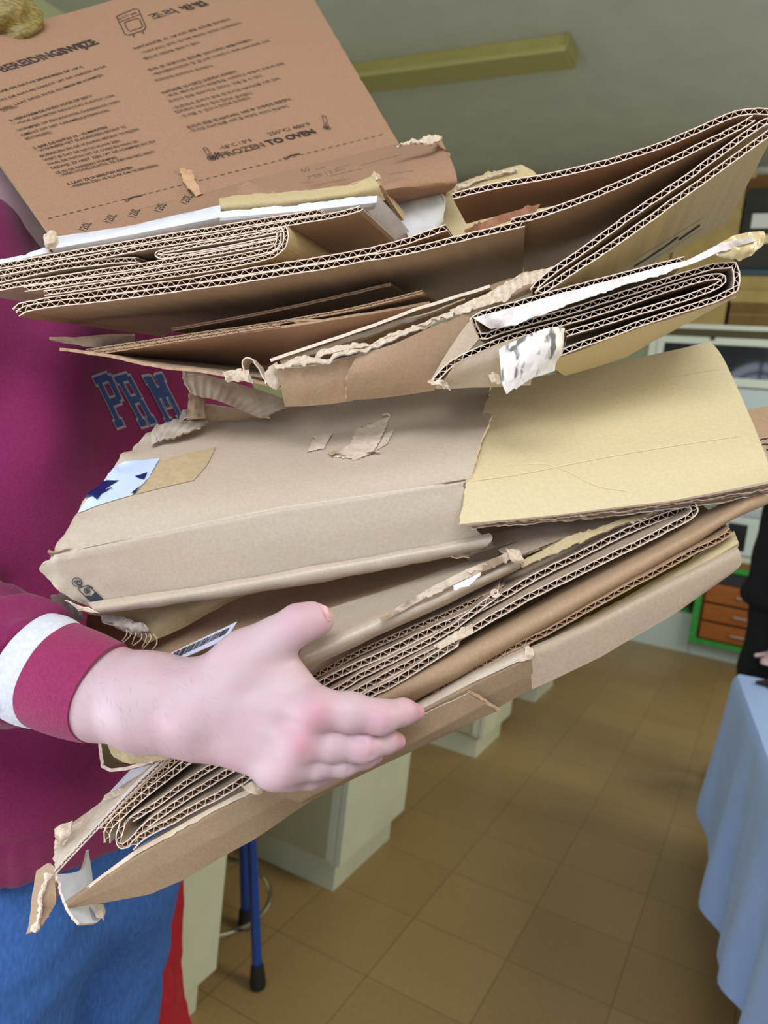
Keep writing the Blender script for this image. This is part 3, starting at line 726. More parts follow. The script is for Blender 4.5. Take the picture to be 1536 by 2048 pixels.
# --- B: white lined carton with torn rim
def white_carton():
    t = thing('white_lined_carton', W(400, 470, .60), 'crushed carton with a bright white lining leaning on the printed one', 'cardboard box')
    patch(t, [[(96, 478, .585), (270, 452, .595), (442, 413, .60)], [(98, 497, .572), (270, 467, .578), (442, 432, .585)], [(106, 512, .585), (270, 486, .59), (442, 448, .60)]], [WHITE_L, K['grey'], EDGE], t=.002, nu=60, nv=16, crumple=.001, cf=26, torn='l', tamp=.004, name='white_fold')
    patch(t, [[(-30, 528, .575), (60, 504, .578), (100, 494, .58)], [(-30, 540, .57), (60, 518, .573), (104, 506, .575)]], [WHITE_L, K['grey'], EDGE], t=.002, nu=30, nv=6, crumple=.002, cf=50, torn='tr', tamp=.003, name='white_end')
    patch(t, [[(88, 474, .572), (101, 460, .578), (112, 468, .58)], [(90, 488, .570), (103, 482, .568), (112, 482, .575)], [(92, 497, .572), (104, 497, .572), (110, 494, .575)]], [K['torn'], K['torn'], EDGE], t=.0015, nu=16, nv=16, crumple=.0035, cf=110, torn='tbl', tamp=.004, name='crushed_corner')
    patch(t, [[(440, 424, .586), (600, 411, .60), (755, 393, .62)], [(440, 438, .582), (600, 424, .594), (752, 407, .612)], [(440, 446, .59), (600, 434, .61), (745, 418, .63)]], [WHITE_L, K['grey'], EDGE], t=.002, nu=60, nv=12, crumple=.0012, cf=36, torn='t', tamp=.003, tf=200, name='white_edge')
    patch(t, [[(722, 410, .610), (755, 392, .622)], [(762, 452, .655), (800, 440, .665)], [(800, 500, .70), (840, 490, .71)]], [WHITE_L, K['grey'], EDGE_D], t=.003, nu=20, nv=30, crumple=.0008, cf=30, name='white_side')
    patch(t, [[(438, 399, .61), (560, 388, .625), (690, 372, .64), (745, 350, .65)], [(440, 413, .598), (560, 402, .614), (690, 388, .63), (757, 372, .645)], [(442, 424, .60), (560, 414, .615), (690, 402, .635), (770, 400, .655)]], [K['olive'], K['olive'], EDGE_D], t=.002, nu=60, nv=16, crumple=.0016, cf=30, torn='t', tamp=.003, name='brown_fold')
    patch(t, [[(745, 350, .648), (759, 372, .645)], [(790, 408, .68), (792, 425, .675)], [(838, 462, .72), (830, 475, .72)]], [K['olive'], K['olive'], EDGE_D], t=.003, nu=10, nv=24, crumple=.0006, name='brown_side')
    patch(t, [[(741, 352, .648), (748, 341, .648), (761, 352, .65)], [(745, 362, .646), (752, 364, .645), (764, 362, .648)]], [TAPE_C, TAPE_C, TAPE_C], t=.0005, nu=12, nv=8, crumple=.003, cf=120, torn='trb', tamp=.003, name='tape_tab', label='clear tape tab')
    patch(t, [[(473, 372, .628), (500, 364, .63), (534, 382, .632)], [(475, 385, .626), (505, 378, .624), (540, 386, .63)], [(478, 398, .622), (515, 393, .62), (560, 390, .628)]], [K['rose'], K['torn'], EDGE], t=.0012, nu=24, nv=14, crumple=.003, cf=60, torn='tlr', tamp=.004, name='torn_flap')
    # torn white inner flap further back
    patch(t, [[(770, 400, .70), (840, 390, .715), (878, 380, .722)], [(790, 430, .69), (850, 420, .70), (893, 402, .712)], [(820, 480, .68), (870, 470, .69), (872, 470, .70)]], [mat('grey_white_liner', (206, 206, 206), (190, 190, 192), 40, .6), K['olive'], EDGE_D], t=.002, nu=40, nv=24, crumple=.002, cf=30, torn='tr', tamp=.008, tf=90, name='torn_white_flap')
    patch(t, [[(770, 386, .715), (850, 372, .73), (905, 374, .735)], [(772, 402, .712), (850, 392, .725), (880, 384, .73)]], [K['olive'], K['olive'], EDGE_D], t=.002, nu=30, nv=10, crumple=.003, cf=40, torn='b', tamp=.005, name='brown_inner_strip')
    return t
white_carton()

# torn olive flap and box behind
def olive_flap():
    t = thing('torn_olive_carton', W(960, 370, .76), 'ragged olive board with a torn top rim behind the big folded board', 'cardboard')
    patch(t, [[(900, 376, .75), (960, 352, .755), (1040, 329, .76), (1064, 342, .765)], [(880, 420, .735), (960, 400, .74), (1040, 380, .75), (1090, 372, .76)], [(860, 500, .71), (960, 480, .72), (1060, 450, .73), (1120, 430, .74)]], [K['olive'], K['olive'], EDGE], t=.003, nu=70, nv=26, crumple=.002, cf=22, torn='tl', tamp=.008, tf=110, name='board')
    patch(t, [[(905, 378, .742), (960, 357, .748), (1035, 334, .753)], [(908, 386, .740), (960, 365, .746), (1035, 342, .751)]], [K['torn'], K['torn'], EDGE], t=.001, nu=60, nv=6, crumple=.004, cf=110, torn='tb', tamp=.004, tf=220, name='torn_rim')
olive_flap()

# --- C: bundle of folded corrugated boards (each its own board)
dC = .552
def bundle_board(label, path, L=.14, per=.0057, t=.0042, seed=0, face='grey', smooth=1, E=None, back=None, nm='corrugated_board', edge=None, flute=None, wob=.0006, group=None):
    p = pts3(path); t0 = thing(nm, p[len(p) // 2], label, 'cardboard', group)
    corr(t0, path, E_UP if E is None else E, L, t, per, K[face], edge, flute, wob, smooth, seed, backshift=back)
    return t0
bundle_board('topmost corrugated board under the white lining, running furthest to the right', [(-30, 538, dC), (105, 513, dC), (435, 456, dC), (640, 424, dC + .003)], seed=1)
bundle_board('corrugated board right below the topmost one, its cut end curling up', [(-30, 552, dC), (105, 527, dC), (435, 470, dC), (640, 436, dC), (712, 420, dC + .003), (722, 414, dC + .005)], seed=2, L=.16)
bundle_board('short corrugated board ending in a thin tongue at left of the bundle', [(-40, 568, dC + .002), (100, 537, dC + .002), (215, 522, dC + .002), (272, 519, dC + .004)], seed=3)
bundle_board('corrugated board folded to a hairpin in the middle of the bundle', [(566, 459, dC), (440, 483, dC), (322, 502, dC), (309, 509, dC), (322, 516, dC), (440, 498, dC), (560, 474, dC)], seed=4, t=.0032, smooth=2)
bundle_board('long corrugated board below the hairpin fold of the bundle', [(-40, 583, dC), (60, 564, dC), (310, 528, dC), (555, 481, dC)], seed=5)
def hooked():
    t = thing('corrugated_board', W(300, 540, dC), 'pair of corrugated layers hooking upward at their right end in the bundle', 'cardboard')
    corr(t, [(48, 578, dC - .004), (310, 541, dC - .004), (530, 504, dC - .004), (556, 492, dC - .004), (558, 466, dC - .004)], E_UP, .15, .0040, .0060, K['olive'], seed=6, smooth=2)
    corr(t, [(88, 586, dC - .006), (310, 555, dC - .006), (530, 519, dC - .006), (568, 497, dC - .006), (574, 468, dC - .006), (566, 452, dC - .006)], E_UP, .16, .0040, .0060, K['olive'], seed=7, smooth=2)
hooked()

# --- D: big brown box folded flat, V-shaped open at right
def big_folded():
    d = .535
    t = thing('folded_moving_box', W(700, 560, d), 'big brown corrugated box folded flat, spreading open toward the upper right', 'cardboard box')
    c = lambda path, L, s, face='brown', per=.0074, nm='panel', tt=.0047, E=None, back=None: corr(t, path, E_UP if E is None else E, L, tt, per, K[face], None, None, .0010, 2, s, nm, backshift=back)
    c([(28, 622, d), (45, 606, d), (400, 560, d), (768, 498, d), (893, 455, d)], .20, 11, 'red')
    c([(34, 626, d - .006), (60, 612, d - .006), (400, 574, d - .006), (768, 512, d - .006), (920, 478, d - .006), (1048, 445, d - .006)], .20, 12, back=V(0, 0, .06))
    c([(1022, 443, d + .001), (1070, 431, d - .002), (1160, 402, d - .003), (1300, 342, d - .001), (1420, 284, d), (1508, 236, d + .004)], .24, 13)
    c([(905, 394, d + .03), (1000, 369, d + .028), (1120, 347, d + .022), (1250, 318, d + .016), (1400, 258, d + .01), (1486, 221, d + .008), (1560, 226, d + .008)], .085, 14, 'red')
    c([(1066, 582, d - .012), (1082, 562, d - .012), (1160, 503, d - .012), (1290, 412, d - .008), (1420, 322, d - .004), (1520, 246, d), (1556, 236, d)], .15, 15, back=V(0, 0, 0))
    outer = c([(1074, 588, d - .016), (1100, 572, d - .016), (1180, 520, d - .016), (1300, 436, d - .012), (1420, 350, d - .008), (1545, 262, d - .004)], .15, 16, 'olive', back=V(0, .03, 0))
    # torn patch inside the top flap where tape was ripped off
    patch(t, [[(925, 460, .572), (1000, 428, .572), (1085, 405, .572)], [(930, 476, .574), (1000, 450, .574), (1075, 425, .574)]], [mat('ripped_surface', (176, 128, 100), (146, 100, 74), 120, .9), K['red']], t=.0006, nu=40, nv=14, crumple=.002, cf=60, torn='tblr', tamp=.006, name='ripped_patch')
    # stencilled marks on the outer face
    do = Drape(outer); mk = MB()
    for q in ([(1272, 530), (1298, 514)], [(1304, 510), (1322, 498)], [(1328, 494), (1352, 476)], [(1362, 476), (1396, 452)]):
        P = [tuple(p[:2]) for p in resample(np.array([(*p, 0.0) for p in q]), n=8)[0]]; stroke(mk, do, P, .0062, .0006)
    for q in ([(1268, 520), (1410, 432)], [(1300, 522), (1402, 458)]): stroke(mk, do, [tuple(p[:2]) for p in resample(np.array([(*p, 0.0) for p in q]), n=16)[0]], .0007, .0006)
    mk.build('stencil_print', INK_BLUE, outer)
    return t
big_folded()

# ================================================================== MIDDLE BUNDLE
def thin_boards():
    d = .56
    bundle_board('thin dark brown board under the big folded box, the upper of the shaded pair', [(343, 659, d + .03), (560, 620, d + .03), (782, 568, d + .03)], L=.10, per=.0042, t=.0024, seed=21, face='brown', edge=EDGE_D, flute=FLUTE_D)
    t = thing('thin_folded_carton', W(450, 690, d), 'thin dark carton folded over in the shade, faint print on its face', 'cardboard box')
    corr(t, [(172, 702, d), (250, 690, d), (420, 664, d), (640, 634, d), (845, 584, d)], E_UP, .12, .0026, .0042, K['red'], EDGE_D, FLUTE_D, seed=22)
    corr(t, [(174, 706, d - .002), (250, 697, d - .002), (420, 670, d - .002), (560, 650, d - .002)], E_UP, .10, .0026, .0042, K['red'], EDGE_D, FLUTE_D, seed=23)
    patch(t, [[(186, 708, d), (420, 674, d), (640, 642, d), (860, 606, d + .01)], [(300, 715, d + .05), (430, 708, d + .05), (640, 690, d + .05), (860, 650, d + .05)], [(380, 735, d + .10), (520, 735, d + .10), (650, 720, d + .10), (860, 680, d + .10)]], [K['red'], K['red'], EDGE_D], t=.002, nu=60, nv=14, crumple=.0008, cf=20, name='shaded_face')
    patch(t, [[(572, 640, d - .002), (640, 640, d), (700, 648, d + .02)], [(600, 646, d), (650, 646, d + .01), (700, 652, d + .03)]], [K['brown'], K['brown'], EDGE_D], t=.0015, nu=20, nv=5, name='inner_fold')
    patch(t, [[(93, 676, d + .02), (180, 673, d + .02), (270, 670, d + .03)], [(110, 680, d + .03), (190, 690, d + .03), (270, 684, d + .04)]], [K['grey'], K['brown'], EDGE_D], t=.002, nu=30, nv=6, crumple=.0015, cf=40, torn='l', name='folded_lip')
    # lowest sheet running down to the right with a torn, curled end
    t = thing('torn_card_sheet', W(400, 745, d), 'pale edged sheet sloping down to a curled torn end above the sweatshirt print', 'cardboard sheet')
    patch(t, [[(118, 699, d - .004), (230, 716, d - .004), (330, 734, d - .004), (430, 749, d - .004), (500, 760, d - .004), (562, 778, d - .002)], [(300, 716, d + .09), (360, 722, d + .09), (430, 730, d + .09), (500, 738, d + .09), (560, 742, d + .09), (600, 750, d + .09)]], [K['grey'], K['brown'], EDGE_D], t=.0022, nu=90, nv=14, crumple=.0012, cf=26, torn='t', tamp=.0012, name='board')
    patch(t, [[(440, 742, d - .008), (470, 736, d - .008), (500, 742, d - .008)], [(448, 754, d - .010), (474, 750, d - .010), (505, 756, d - .010)], [(455, 764, d - .008), (480, 764, d - .008), (510, 768, d - .008)]], [K['torn'], K['torn'], EDGE], t=.0008, nu=20, nv=10, crumple=.004, cf=90, torn='tblr', tamp=.003, name='torn_flake')
    # the curl: a strip rolled into an S
    c = [(489, 744, d - .012), (484, 726, d - .014), (492, 714, d - .016), (508, 716, d - .016), (514, 730, d - .014), (522, 748, d - .012), (530, 768, d - .010)]
    cc = [(503, 748, d + .008), (498, 732, d + .006), (502, 724, d + .004), (512, 726, d + .004), (524, 736, d + .006), (534, 750, d + .008), (546, 772, d + .008)]
    patch(t, [c, cc], [K['torn'], K['torn'], EDGE], t=.0008, nu=50, nv=12, csm=2, crumple=.0015, cf=60, torn='tb', tamp=.003, name='curl')
    patch(t, [[(520, 752, d - .008), (540, 728, d - .008), (552, 722, d - .006)], [(540, 776, d - .008), (552, 760, d - .008), (560, 748, d - .006)], [(552, 780, d - .006), (560, 772, d - .006), (566, 764, d - .006)]], [K['torn'], K['grey'], EDGE], t=.001, nu=18, nv=14, crumple=.003, cf=70, torn='tl', tamp=.003, name='crushed_end')
thin_boards()

def fringe_box():
    d = .545
    t = thing('kraft_carton', W(700, 740, d), 'kraft carton with a ragged torn rim and curved folded front, above the big flat box', 'cardboard box')
    # upper sheet edge with the white lining under it
    patch(t, [[(541, 722, d - .01), (700, 664, d - .01), (840, 616, d - .01), (980, 572, d - .006)], [(640, 706, d + .08), (760, 668, d + .08), (880, 628, d + .08), (990, 590, d + .08)]], [K['olive'], mat('cream_lining', (226, 212, 190), (214, 198, 176), 40, .7), EDGE], t=.0022, nu=80, nv=12, crumple=.0012, cf=22, name='top_flap')
    patch(t, [[(560, 722, d - .006), (700, 672, d - .006), (830, 632, d - .006), (930, 598, d - .006)], [(566, 730, d), (700, 682, d), (830, 640, d), (930, 601, d)]], [mat('white_lining_edge', (232, 222, 206), None, rough=.7)], t=.001, nu=60, nv=6, crumple=.0015, cf=40, torn='b', tamp=.002, name='lining')
    # ragged rim
    patch(t, [[(546, 726, d - .014), (600, 718, d - .015), (650, 714, d - .016), (700, 706, d - .016), (760, 676, d - .016), (830, 650, d - .016), (905, 618, d - .016)], [(552, 738, d - .016), (600, 733, d - .020), (640, 727, d - .022), (700, 716, d - .022), (770, 690, d - .02), (850, 655, d - .018), (912, 628, d - .016)]], [K['torn'], WHITE_L, EDGE], t=.0008, nu=120, nv=8, crumple=.0042, cf=80, torn='tb', tamp=.005, tf=150, name='torn_rim')
    patch(t, [[(628, 716, d - .014), (640, 698, d - .016), (680, 690, d - .016), (740, 688, d - .015), (790, 668, d - .015)], [(632, 726, d - .016), (650, 712, d - .018), (700, 704, d - .018), (750, 694, d - .017), (794, 678, d - .016)]], [K['torn'], K['torn'], EDGE], t=.0008, nu=60, nv=8, crumple=.004, cf=70, torn='tb', tamp=.003, name='torn_layer')
    patch(t, [[(896, 622, d - .014), (960, 592, d - .014), (1015, 562, d - .014), (1044, 543, d - .012), (1108, 532, d - .006)], [(910, 632, d - .017), (965, 617, d - .017), (1010, 603, d - .016), (1040, 580, d - .014), (1100, 552, d - .008)]], [K['torn'], K['torn'], EDGE], t=.0012, nu=70, nv=12, crumple=.0022, cf=60, torn='tblr', tamp=.004, ridge=.0004, ridge_per=.006, name='torn_strip')
    # curved front panels
    patch(t, [[(553, 736, d - .012), (600, 735, d - .012), (650, 728, d - .012), (720, 708, d - .012)], [(562, 772, d - .006), (606, 774, d - .006), (652, 768, d - .006), (712, 750, d - .006)], [(570, 812, d + .006), (612, 810, d + .006), (656, 806, d + .006), (706, 798, d + .006)]], [K['brown'], K['brown'], EDGE], t=.0034, nu=40, nv=24, crumple=.001, cf=20, name='front_panel')
    patch(t, [[(716, 706, d - .016), (770, 696, d - .017), (860, 656, d - .017), (944, 622, d - .014)], [(694, 745, d - .015), (750, 740, d - .014), (840, 712, d - .012), (912, 690, d - .010)], [(690, 775, d - .008), (740, 772, d - .006), (810, 762, d - .004), (880, 745, d - .002)], [(690, 798, d), (735, 796, d + .004), (800, 788, d + .006), (868, 778, d + .006)]], [K['brown'], K['brown'], EDGE_D], t=.0034, nu=50, nv=36, csm=1, crumple=.0008, cf=16, torn='l', tamp=.0015, name='curved_panel')
    patch(t, [[(980, 574, d + .02), (1020, 560, d + .02), (1070, 552, d + .02)], [(940, 622, d + .0), (1000, 606, d + .0), (1066, 580, d + .0)]], [K['brown'], K['brown'], EDGE_D], t=.003, nu=20, nv=8, name='inner_panel')
fringe_box()

def rolled_mailer():
    d = .515
    t = thing('rolled_mailer', W(1200, 620, d), 'flattened corrugated mailer with white torn tape along its open edge', 'cardboard box')
    c = lambda path, L, s, face='brown', sm=1: corr(t, path, E_UP, L, .0044, .0068, K[face], None, None, .0007, sm, s, 'panel')
    c([(868, 764, d + .004), (888, 740, d + .002), (905, 723, d + .001), (988, 684, d), (1200, 624, d + .006), (1340, 576, d + .01), (1446, 545, d + .012), (1447, 572, d + .012), (1300, 617, d + .008), (1132, 668, d + .006)], .10, 31, 'brown', 2)
    c([(1370, 517, d + .01), (1160, 574, d + .004), (1030, 608, d + .001), (944, 634, d - .001), (951, 658, d - .001), (962, 676, d - .001), (1010, 658, d), (1200, 604, d + .004), (1320, 564, d + .008), (1466, 521, d + .01), (1477, 552, d + .01), (1469, 588, d + .01), (1300, 640, d + .006), (1180, 682, d + .004), (1120, 706, d + .003), (1096, 720, d + .003)], .11, 32, 'grey', 1)
    # end wall curving away at left
    patch(t, [[(943, 638, d - .002), (948, 655, d - .003), (958, 678, d - .003)], [(915, 676, d + .006), (922, 690, d + .004), (936, 704, d + .003)], [(862, 764, d + .02), (868, 766, d + .018), (884, 760, d + .014)]], [K['grey'], K['grey'], EDGE_D], t=.002, nu=14, nv=24, csm=1, crumple=.001, cf=30, name='end_wall')
    # lower face beneath the open edge
    patch(t, [[(905, 730, d), (988, 692, d - .001), (1070, 668, d)], [(890, 752, d + .004), (988, 722, d + .004), (1070, 700, d + .006)], [(866, 774, d + .012), (960, 772, d + .02), (1060, 768, d + .03)]], [K['tan'], K['brown'], EDGE_D], t=.0022, nu=40, nv=20, crumple=.0012, cf=30, torn='l', tamp=.003, name='lower_face')
    patch(t, [[(860, 764, d + .008), (880, 758, d + .004), (896, 762, d + .006)], [(864, 774, d + .006), (882, 770, d + .002), (905, 776, d + .006)]], [K['torn'], K['torn'], EDGE], t=.001, nu=16, nv=8, crumple=.005, cf=100, torn='tblr', tamp=.004, name='crushed_corner')
    patch(t, [[(1090, 724, d + .008), (1300, 646, d + .01), (1472, 592, d + .014)], [(1130, 750, d + .07), (1250, 712, d + .08), (1330, 668, d + .10)]], [K['sand'], K['sand'], EDGE_D], t=.0018, nu=50, nv=14, crumple=.001, cf=20, name='under_face')  # sand kraft stands in for yellow light on the underside
    # long white strip of tape lying across the opening, its end lifting off
    patch(t, [[(946, 636, d - .006), (1000, 622, d - .006), (1100, 594, d - .006), (1250, 552, d - .004), (1370, 522, d - .002), (1440, 488, d), (1504, 472, d + .006)], [(985, 660, d - .007), (1030, 654, d - .008), (1110, 622, d - .008), (1250, 572, d - .006), (1372, 534, d - .003), (1440, 506, d - .001), (1516, 482, d + .006)]], [TAPE_W, TAPE_W, TAPE_W], t=.0006, nu=140, nv=10, crumple=.0018, cf=40, torn='b', tamp=.003, tf=120, name='white_tape', label='torn white tape strip')
    patch(t, [[(1436, 488, d), (1470, 470, d + .002), (1506, 462, d + .006), (1534, 462, d + .01)], [(1430, 508, d), (1466, 506, d + .004), (1508, 498, d + .008), (1530, 484, d + .012)], [(1452, 516, d + .006), (1480, 524, d + .008), (1505, 512, d + .010), (1524, 492, d + .012)]], [mat('yellowed_clear_tape', (214, 190, 132), (228, 216, 186), 60, .2, .1, 100, spec=.6), TAPE_C, TAPE_C], t=.0005, nu=40, nv=16, crumple=.004, cf=60, torn='rb', tamp=.004, name='lifted_tape_end', label='yellowed clear tape end')
    # curled piece of tape hanging at the front
    patch(t, [[(998, 700, d - .016), (1010, 690, d - .018), (1060, 668, d - .020), (1110, 652, d - .018), (1131, 656, d - .010)], [(1001, 730, d - .018), (1014, 722, d - .022), (1065, 704, d - .024), (1108, 690, d - .022), (1126, 690, d - .014)], [(1006, 768, d - .016), (1018, 758, d - .020), (1062, 738, d - .022), (1100, 724, d - .020), (1112, 726, d - .014)], [(1014, 790, d - .014), (1026, 778, d - .018), (1066, 756, d - .020), (1098, 748, d - .018), (1110, 742, d - .014)]], [mat('silvered_tape', (226, 220, 214), (112, 106, 106), 170, .32, .4, 120, spec=.6, detail=8, stretch=(1, 1, .35), contrast=(.52, .60)), TAPE_C, TAPE_W], t=.0006, nu=50, nv=34, csm=1, crumple=.0016, cf=50, torn='b', tamp=.004, tf=260, name='tape_flap', label='crackled white tape flap')
    patch(t, [[(975, 752, d + .004), (985, 740, d + .002), (1000, 744, d + .002)], [(980, 766, d + .002), (992, 764, d), (1006, 768, d)]], [K['torn'], K['torn'], EDGE], t=.001, nu=12, nv=8, crumple=.004, cf=90, torn='tblr', tamp=.003, name='torn_bit')
rolled_mailer()

# ================================================================== THE BIG FLAT BOX
def flat_box():
    d = .53
    t = thing('flat_kraft_box', W(560, 1000, d), 'big flat kraft box with a blue star sticker, middle of the pile', 'cardboard box')
    top = patch(t, [
        [(432, 838, .655), (560, 815, .66), (700, 794, .665), (860, 778, .665), (985, 770, .66)],
        [(395, 850, .645), (540, 838, .645), (690, 822, .645), (850, 806, .645), (980, 792, .64)],
        [(300, 868, .62), (480, 872, .615), (650, 860, .61), (820, 845, .605), (986, 830, .60)],
        [(240, 922, .585), (440, 920, .58), (620, 908, .575), (800, 890, .57), (972, 870, .565)],
        [(158, 1024, .55), (380, 990, .545), (580, 968, .543), (770, 940, .54), (955, 912, .54)],
        [(106, 1103, .5325), (330, 1056, .529), (560, 1010, .528), (760, 982, .526), (944, 957, .526)],
        [(98, 1112, .531), (330, 1066, .527), (560, 1020, .526), (760, 991, .524), (930, 964, .524)],
        [(88, 1125, .5315), (334, 1079, .528), (566, 1035, .5265), (764, 1005, .5247), (930, 977, .5247)],
        [(82, 1142, .534), (350, 1112, .532), (590, 1078, .530), (780, 1048, .528), (936, 1020, .527)],
        [(150, 1200, .540), (400, 1168, .538), (620, 1126, .536), (800, 1094, .534), (958, 1062, .532)],
        [(192, 1222, .541), (420, 1186, .539), (630, 1146, .537), (800, 1110, .535), (976, 1076, .533)]],
        [K['tan'], K['brown'], EDGE], t=.0032, nu=120, nv=110, crumple=.0010, cf=9, torn='rl', tamp=.0018, left_crush=.0045, name='wrap')
    dr = Drape(top)
    patch(t, [[(176, 1206, .535), (420, 1172, .533), (640, 1132, .531), (860, 1094, .530), (985, 1066, .529)], [(186, 1218, .531), (420, 1182, .529), (640, 1142, .527), (860, 1102, .526), (988, 1078, .526)], [(198, 1226, .535), (425, 1194, .533), (640, 1158, .531), (860, 1116, .530), (974, 1092, .529)], [(205, 1222, .545), (430, 1196, .545), (640, 1162, .545), (860, 1120, .545), (972, 1094, .545)]], [K['tan'], K['brown'], EDGE], t=.0018, nu=110, nv=16, crumple=.0010, cf=30, torn='rb', tamp=.0025, name='bottom_rim')
    patch(t, [[(128, 1200, .532), (150, 1208, .530), (180, 1218, .529)], [(160, 1220, .531), (178, 1224, .528), (200, 1226, .530)]], [K['torn'], K['tan'], EDGE], t=.001, nu=14, nv=8, crumple=.002, cf=80, torn='lb', tamp=.003, name='torn_tip')
    # overlapping flap at right, several thin layers under its front edge
    R_ = [[(985, 772, .640), (1130, 748, .645), (1280, 718, .65), (1420, 686, .655)],
          [(975, 800, .622), (1130, 776, .628), (1290, 748, .632), (1445, 718, .636)],
          [(952, 870, .575), (1130, 850, .58), (1320, 822, .585), (1490, 812, .588)],
          [(932, 955, .530), (1130, 936, .535), (1330, 912, .54), (1522, 890, .545)],
          [(924, 1010, .514), (1130, 988, .518), (1340, 966, .522), (1540, 940, .528)],
          [(917, 1050, .506), (1130, 1030, .509), (1340, 1004, .512), (1552, 962, .517)]]
    fl = patch(t, R_, [K['sand'], K['brown'], EDGE], t=.0022, nu=110, nv=70, crumple=.0012, cf=8, torn='l', tamp=.0016, tf=220, name='overlap_flap', label='lighter yellowish flap')
    for k in range(4):
        dz = .0028 * (k + 1); v0 = 3.2 * (k + 1)
        patch(t, [[(926 + 4 * k, 1044 + v0 * 1.2, .510 + dz), (1130, 1029 + v0 * 1.3, .513 + dz), (1340, 1003 + v0 * 1.2, .516 + dz), (1552, 962 + v0 * 2.2, .521 + dz)], [(945, 960 + v0, .545 + dz), (1130, 940 + v0, .55 + dz), (1330, 916 + v0, .555 + dz), (1530, 890 + v0 * 2, .56 + dz)]], [K['grey'], K['brown'], EDGE if k % 2 else EDGE_D], t=.0011, nu=120, nv=8, crumple=.0014, cf=30, seed=40 + k, torn='tl', tamp=.0022, tf=150, name='paper_layer')
    # sticker: white with dark blue stars, wrapped on the left end
    st = dr.sheet(t, [[(214, 940), (250, 924), (287, 922), (321, 918)], [(180, 992), (222, 972), (262, 964), (300, 956)], [(156, 1028), (190, 1014), (228, 1002), (270, 990)]], [mat('glossy_pale_sticker', (206, 224, 250), (198, 216, 246), 20, .22, spec=.6), K['tan'], WHITE_L], 30, 24, name='star_sticker', label='glossy white sticker with dark blue stars', torn='r', tamp=5)
    navy = mat('navy_print', (30, 34, 96), None, rough=.3)
    def star(poly):
        P = [np.array([*p, 0.0]) for p in poly]; c = sum(P) / len(P); V_ = []; F_ = []
        for p, q in zip(P, P[1:] + P[:1]):
            k = len(V_); ns = 7
            for r in range(ns + 1):
                for e in range(5): V_.append(dr.at(*((c + ((p + (q - p) * e / 4) - c) * (r / ns))[:2]), .0019))
            F_ += [(k + r * 5 + e, k + r * 5 + e + 1, k + (r + 1) * 5 + e + 1, k + (r + 1) * 5 + e) for r in range(ns) for e in range(4)]
        MB().add(V_, F_).build('star_print', navy, st)
    star([(209, 946), (206, 964), (240, 964), (211, 981), (196, 1002), (186, 994), (172, 998), (180, 983), (178, 976), (194, 968)])
    star([(271, 956), (296, 948), (290, 962), (282, 961)]); star([(283, 974), (270, 990), (264, 989)])
    dr.sheet(t, [[(322, 922), (380, 907), (432, 896)], [(296, 962), (352, 948), (414, 932)], [(272, 990), (326, 976), (388, 962)]], [TAPE_C, TAPE_C, TAPE_C], 30, 20, off=.0005, name='clear_tape', label='clear tape strip')
    scr = mat('scraped_paper', (222, 206, 190), (204, 184, 160), 160, .9)
    dr.sheet(t, [[(712, 858), (745, 846), (782, 834)], [(700, 888), (734, 882), (768, 870)], [(664, 916), (712, 924), (748, 910)]], [scr, K['tan'], scr], 26, 26, name='scraped_patch', label='scraped pale patch', torn='tblr', tamp=12)
    dr.sheet(t, [[(628, 872), (668, 866)], [(612, 908), (650, 900)]], [scr, K['tan'], scr], 20, 20, name='scuffed_patch', torn='tblr', tamp=16, seed=5)
    dr.sheet(t, [[(770, 868), (790, 858)], [(752, 904), (776, 890)]], [scr, K['tan'], scr], 16, 16, name='scuffed_patch', torn='tblr', tamp=8, seed=8)
    for q in ([[(656, 908), (670, 904), (692, 912)], [(664, 918), (676, 914), (694, 919)]], [[(734, 906), (750, 904), (762, 908)], [(736, 913), (750, 911), (760, 912)]], [[(764, 834), (776, 832), (782, 835)], [(766, 838), (776, 836), (781, 838)]]):
        dr.sheet(t, q, [mat('orange_kraft_edge', (204, 164, 116), None), EDGE, EDGE], 12, 6, name='torn_curl', lift=lambda a, b: .003 * a)
    cp = dr; mk = MB(); o_ = .0010
    ring(mk, cp, (156, 1163), .0034, .0006, .0012)
    stroke(mk, cp, [(149, 1163), (155, 1160), (158, 1166)], .0007, o_); stroke(mk, cp, [(153, 1167), (158, 1160), (164, 1165)], .0008, o_); stroke(mk, cp, [(156, 1169), (163, 1169)], .0009, o_)
    stroke(mk, cp, [(158, 1176), (160, 1174), (176, 1170), (179, 1171), (196, 1187), (206, 1197), (206, 1202), (204, 1203), (190, 1207), (174, 1194), (158, 1178), (158, 1176)], .0007, o_)
    pp = [(171, 1190), (184, 1190), (191, 1183), (198, 1190), (206, 1197), (206, 1202), (190, 1207)]; cc = (189, 1196); vv = [cp.at(*cc, o_)] + [cp.at(*q, o_) for q in pp]
    mk.add(vv, [(0, k + 1, (k + 1) % len(pp) + 1) for k in range(len(pp))])
    ring(mk, cp, (175, 1180), .0020, .0007, .0012); stroke(mk, cp, [(170, 1179), (181, 1182)], .0009, o_); stroke(mk, cp, [(174, 1177), (176, 1184)], .0008, o_); stroke(mk, cp, [(177, 1171), (185, 1175)], .0012, o_)
    mk.build('recycling_marks', INK_BLUE, t)
    # creases pressed into the yellowish flap
    CREASE = mat('crease_paper', (222, 206, 164), None, rough=.8); df = Drape(fl); rng = np.random.RandomState(6)
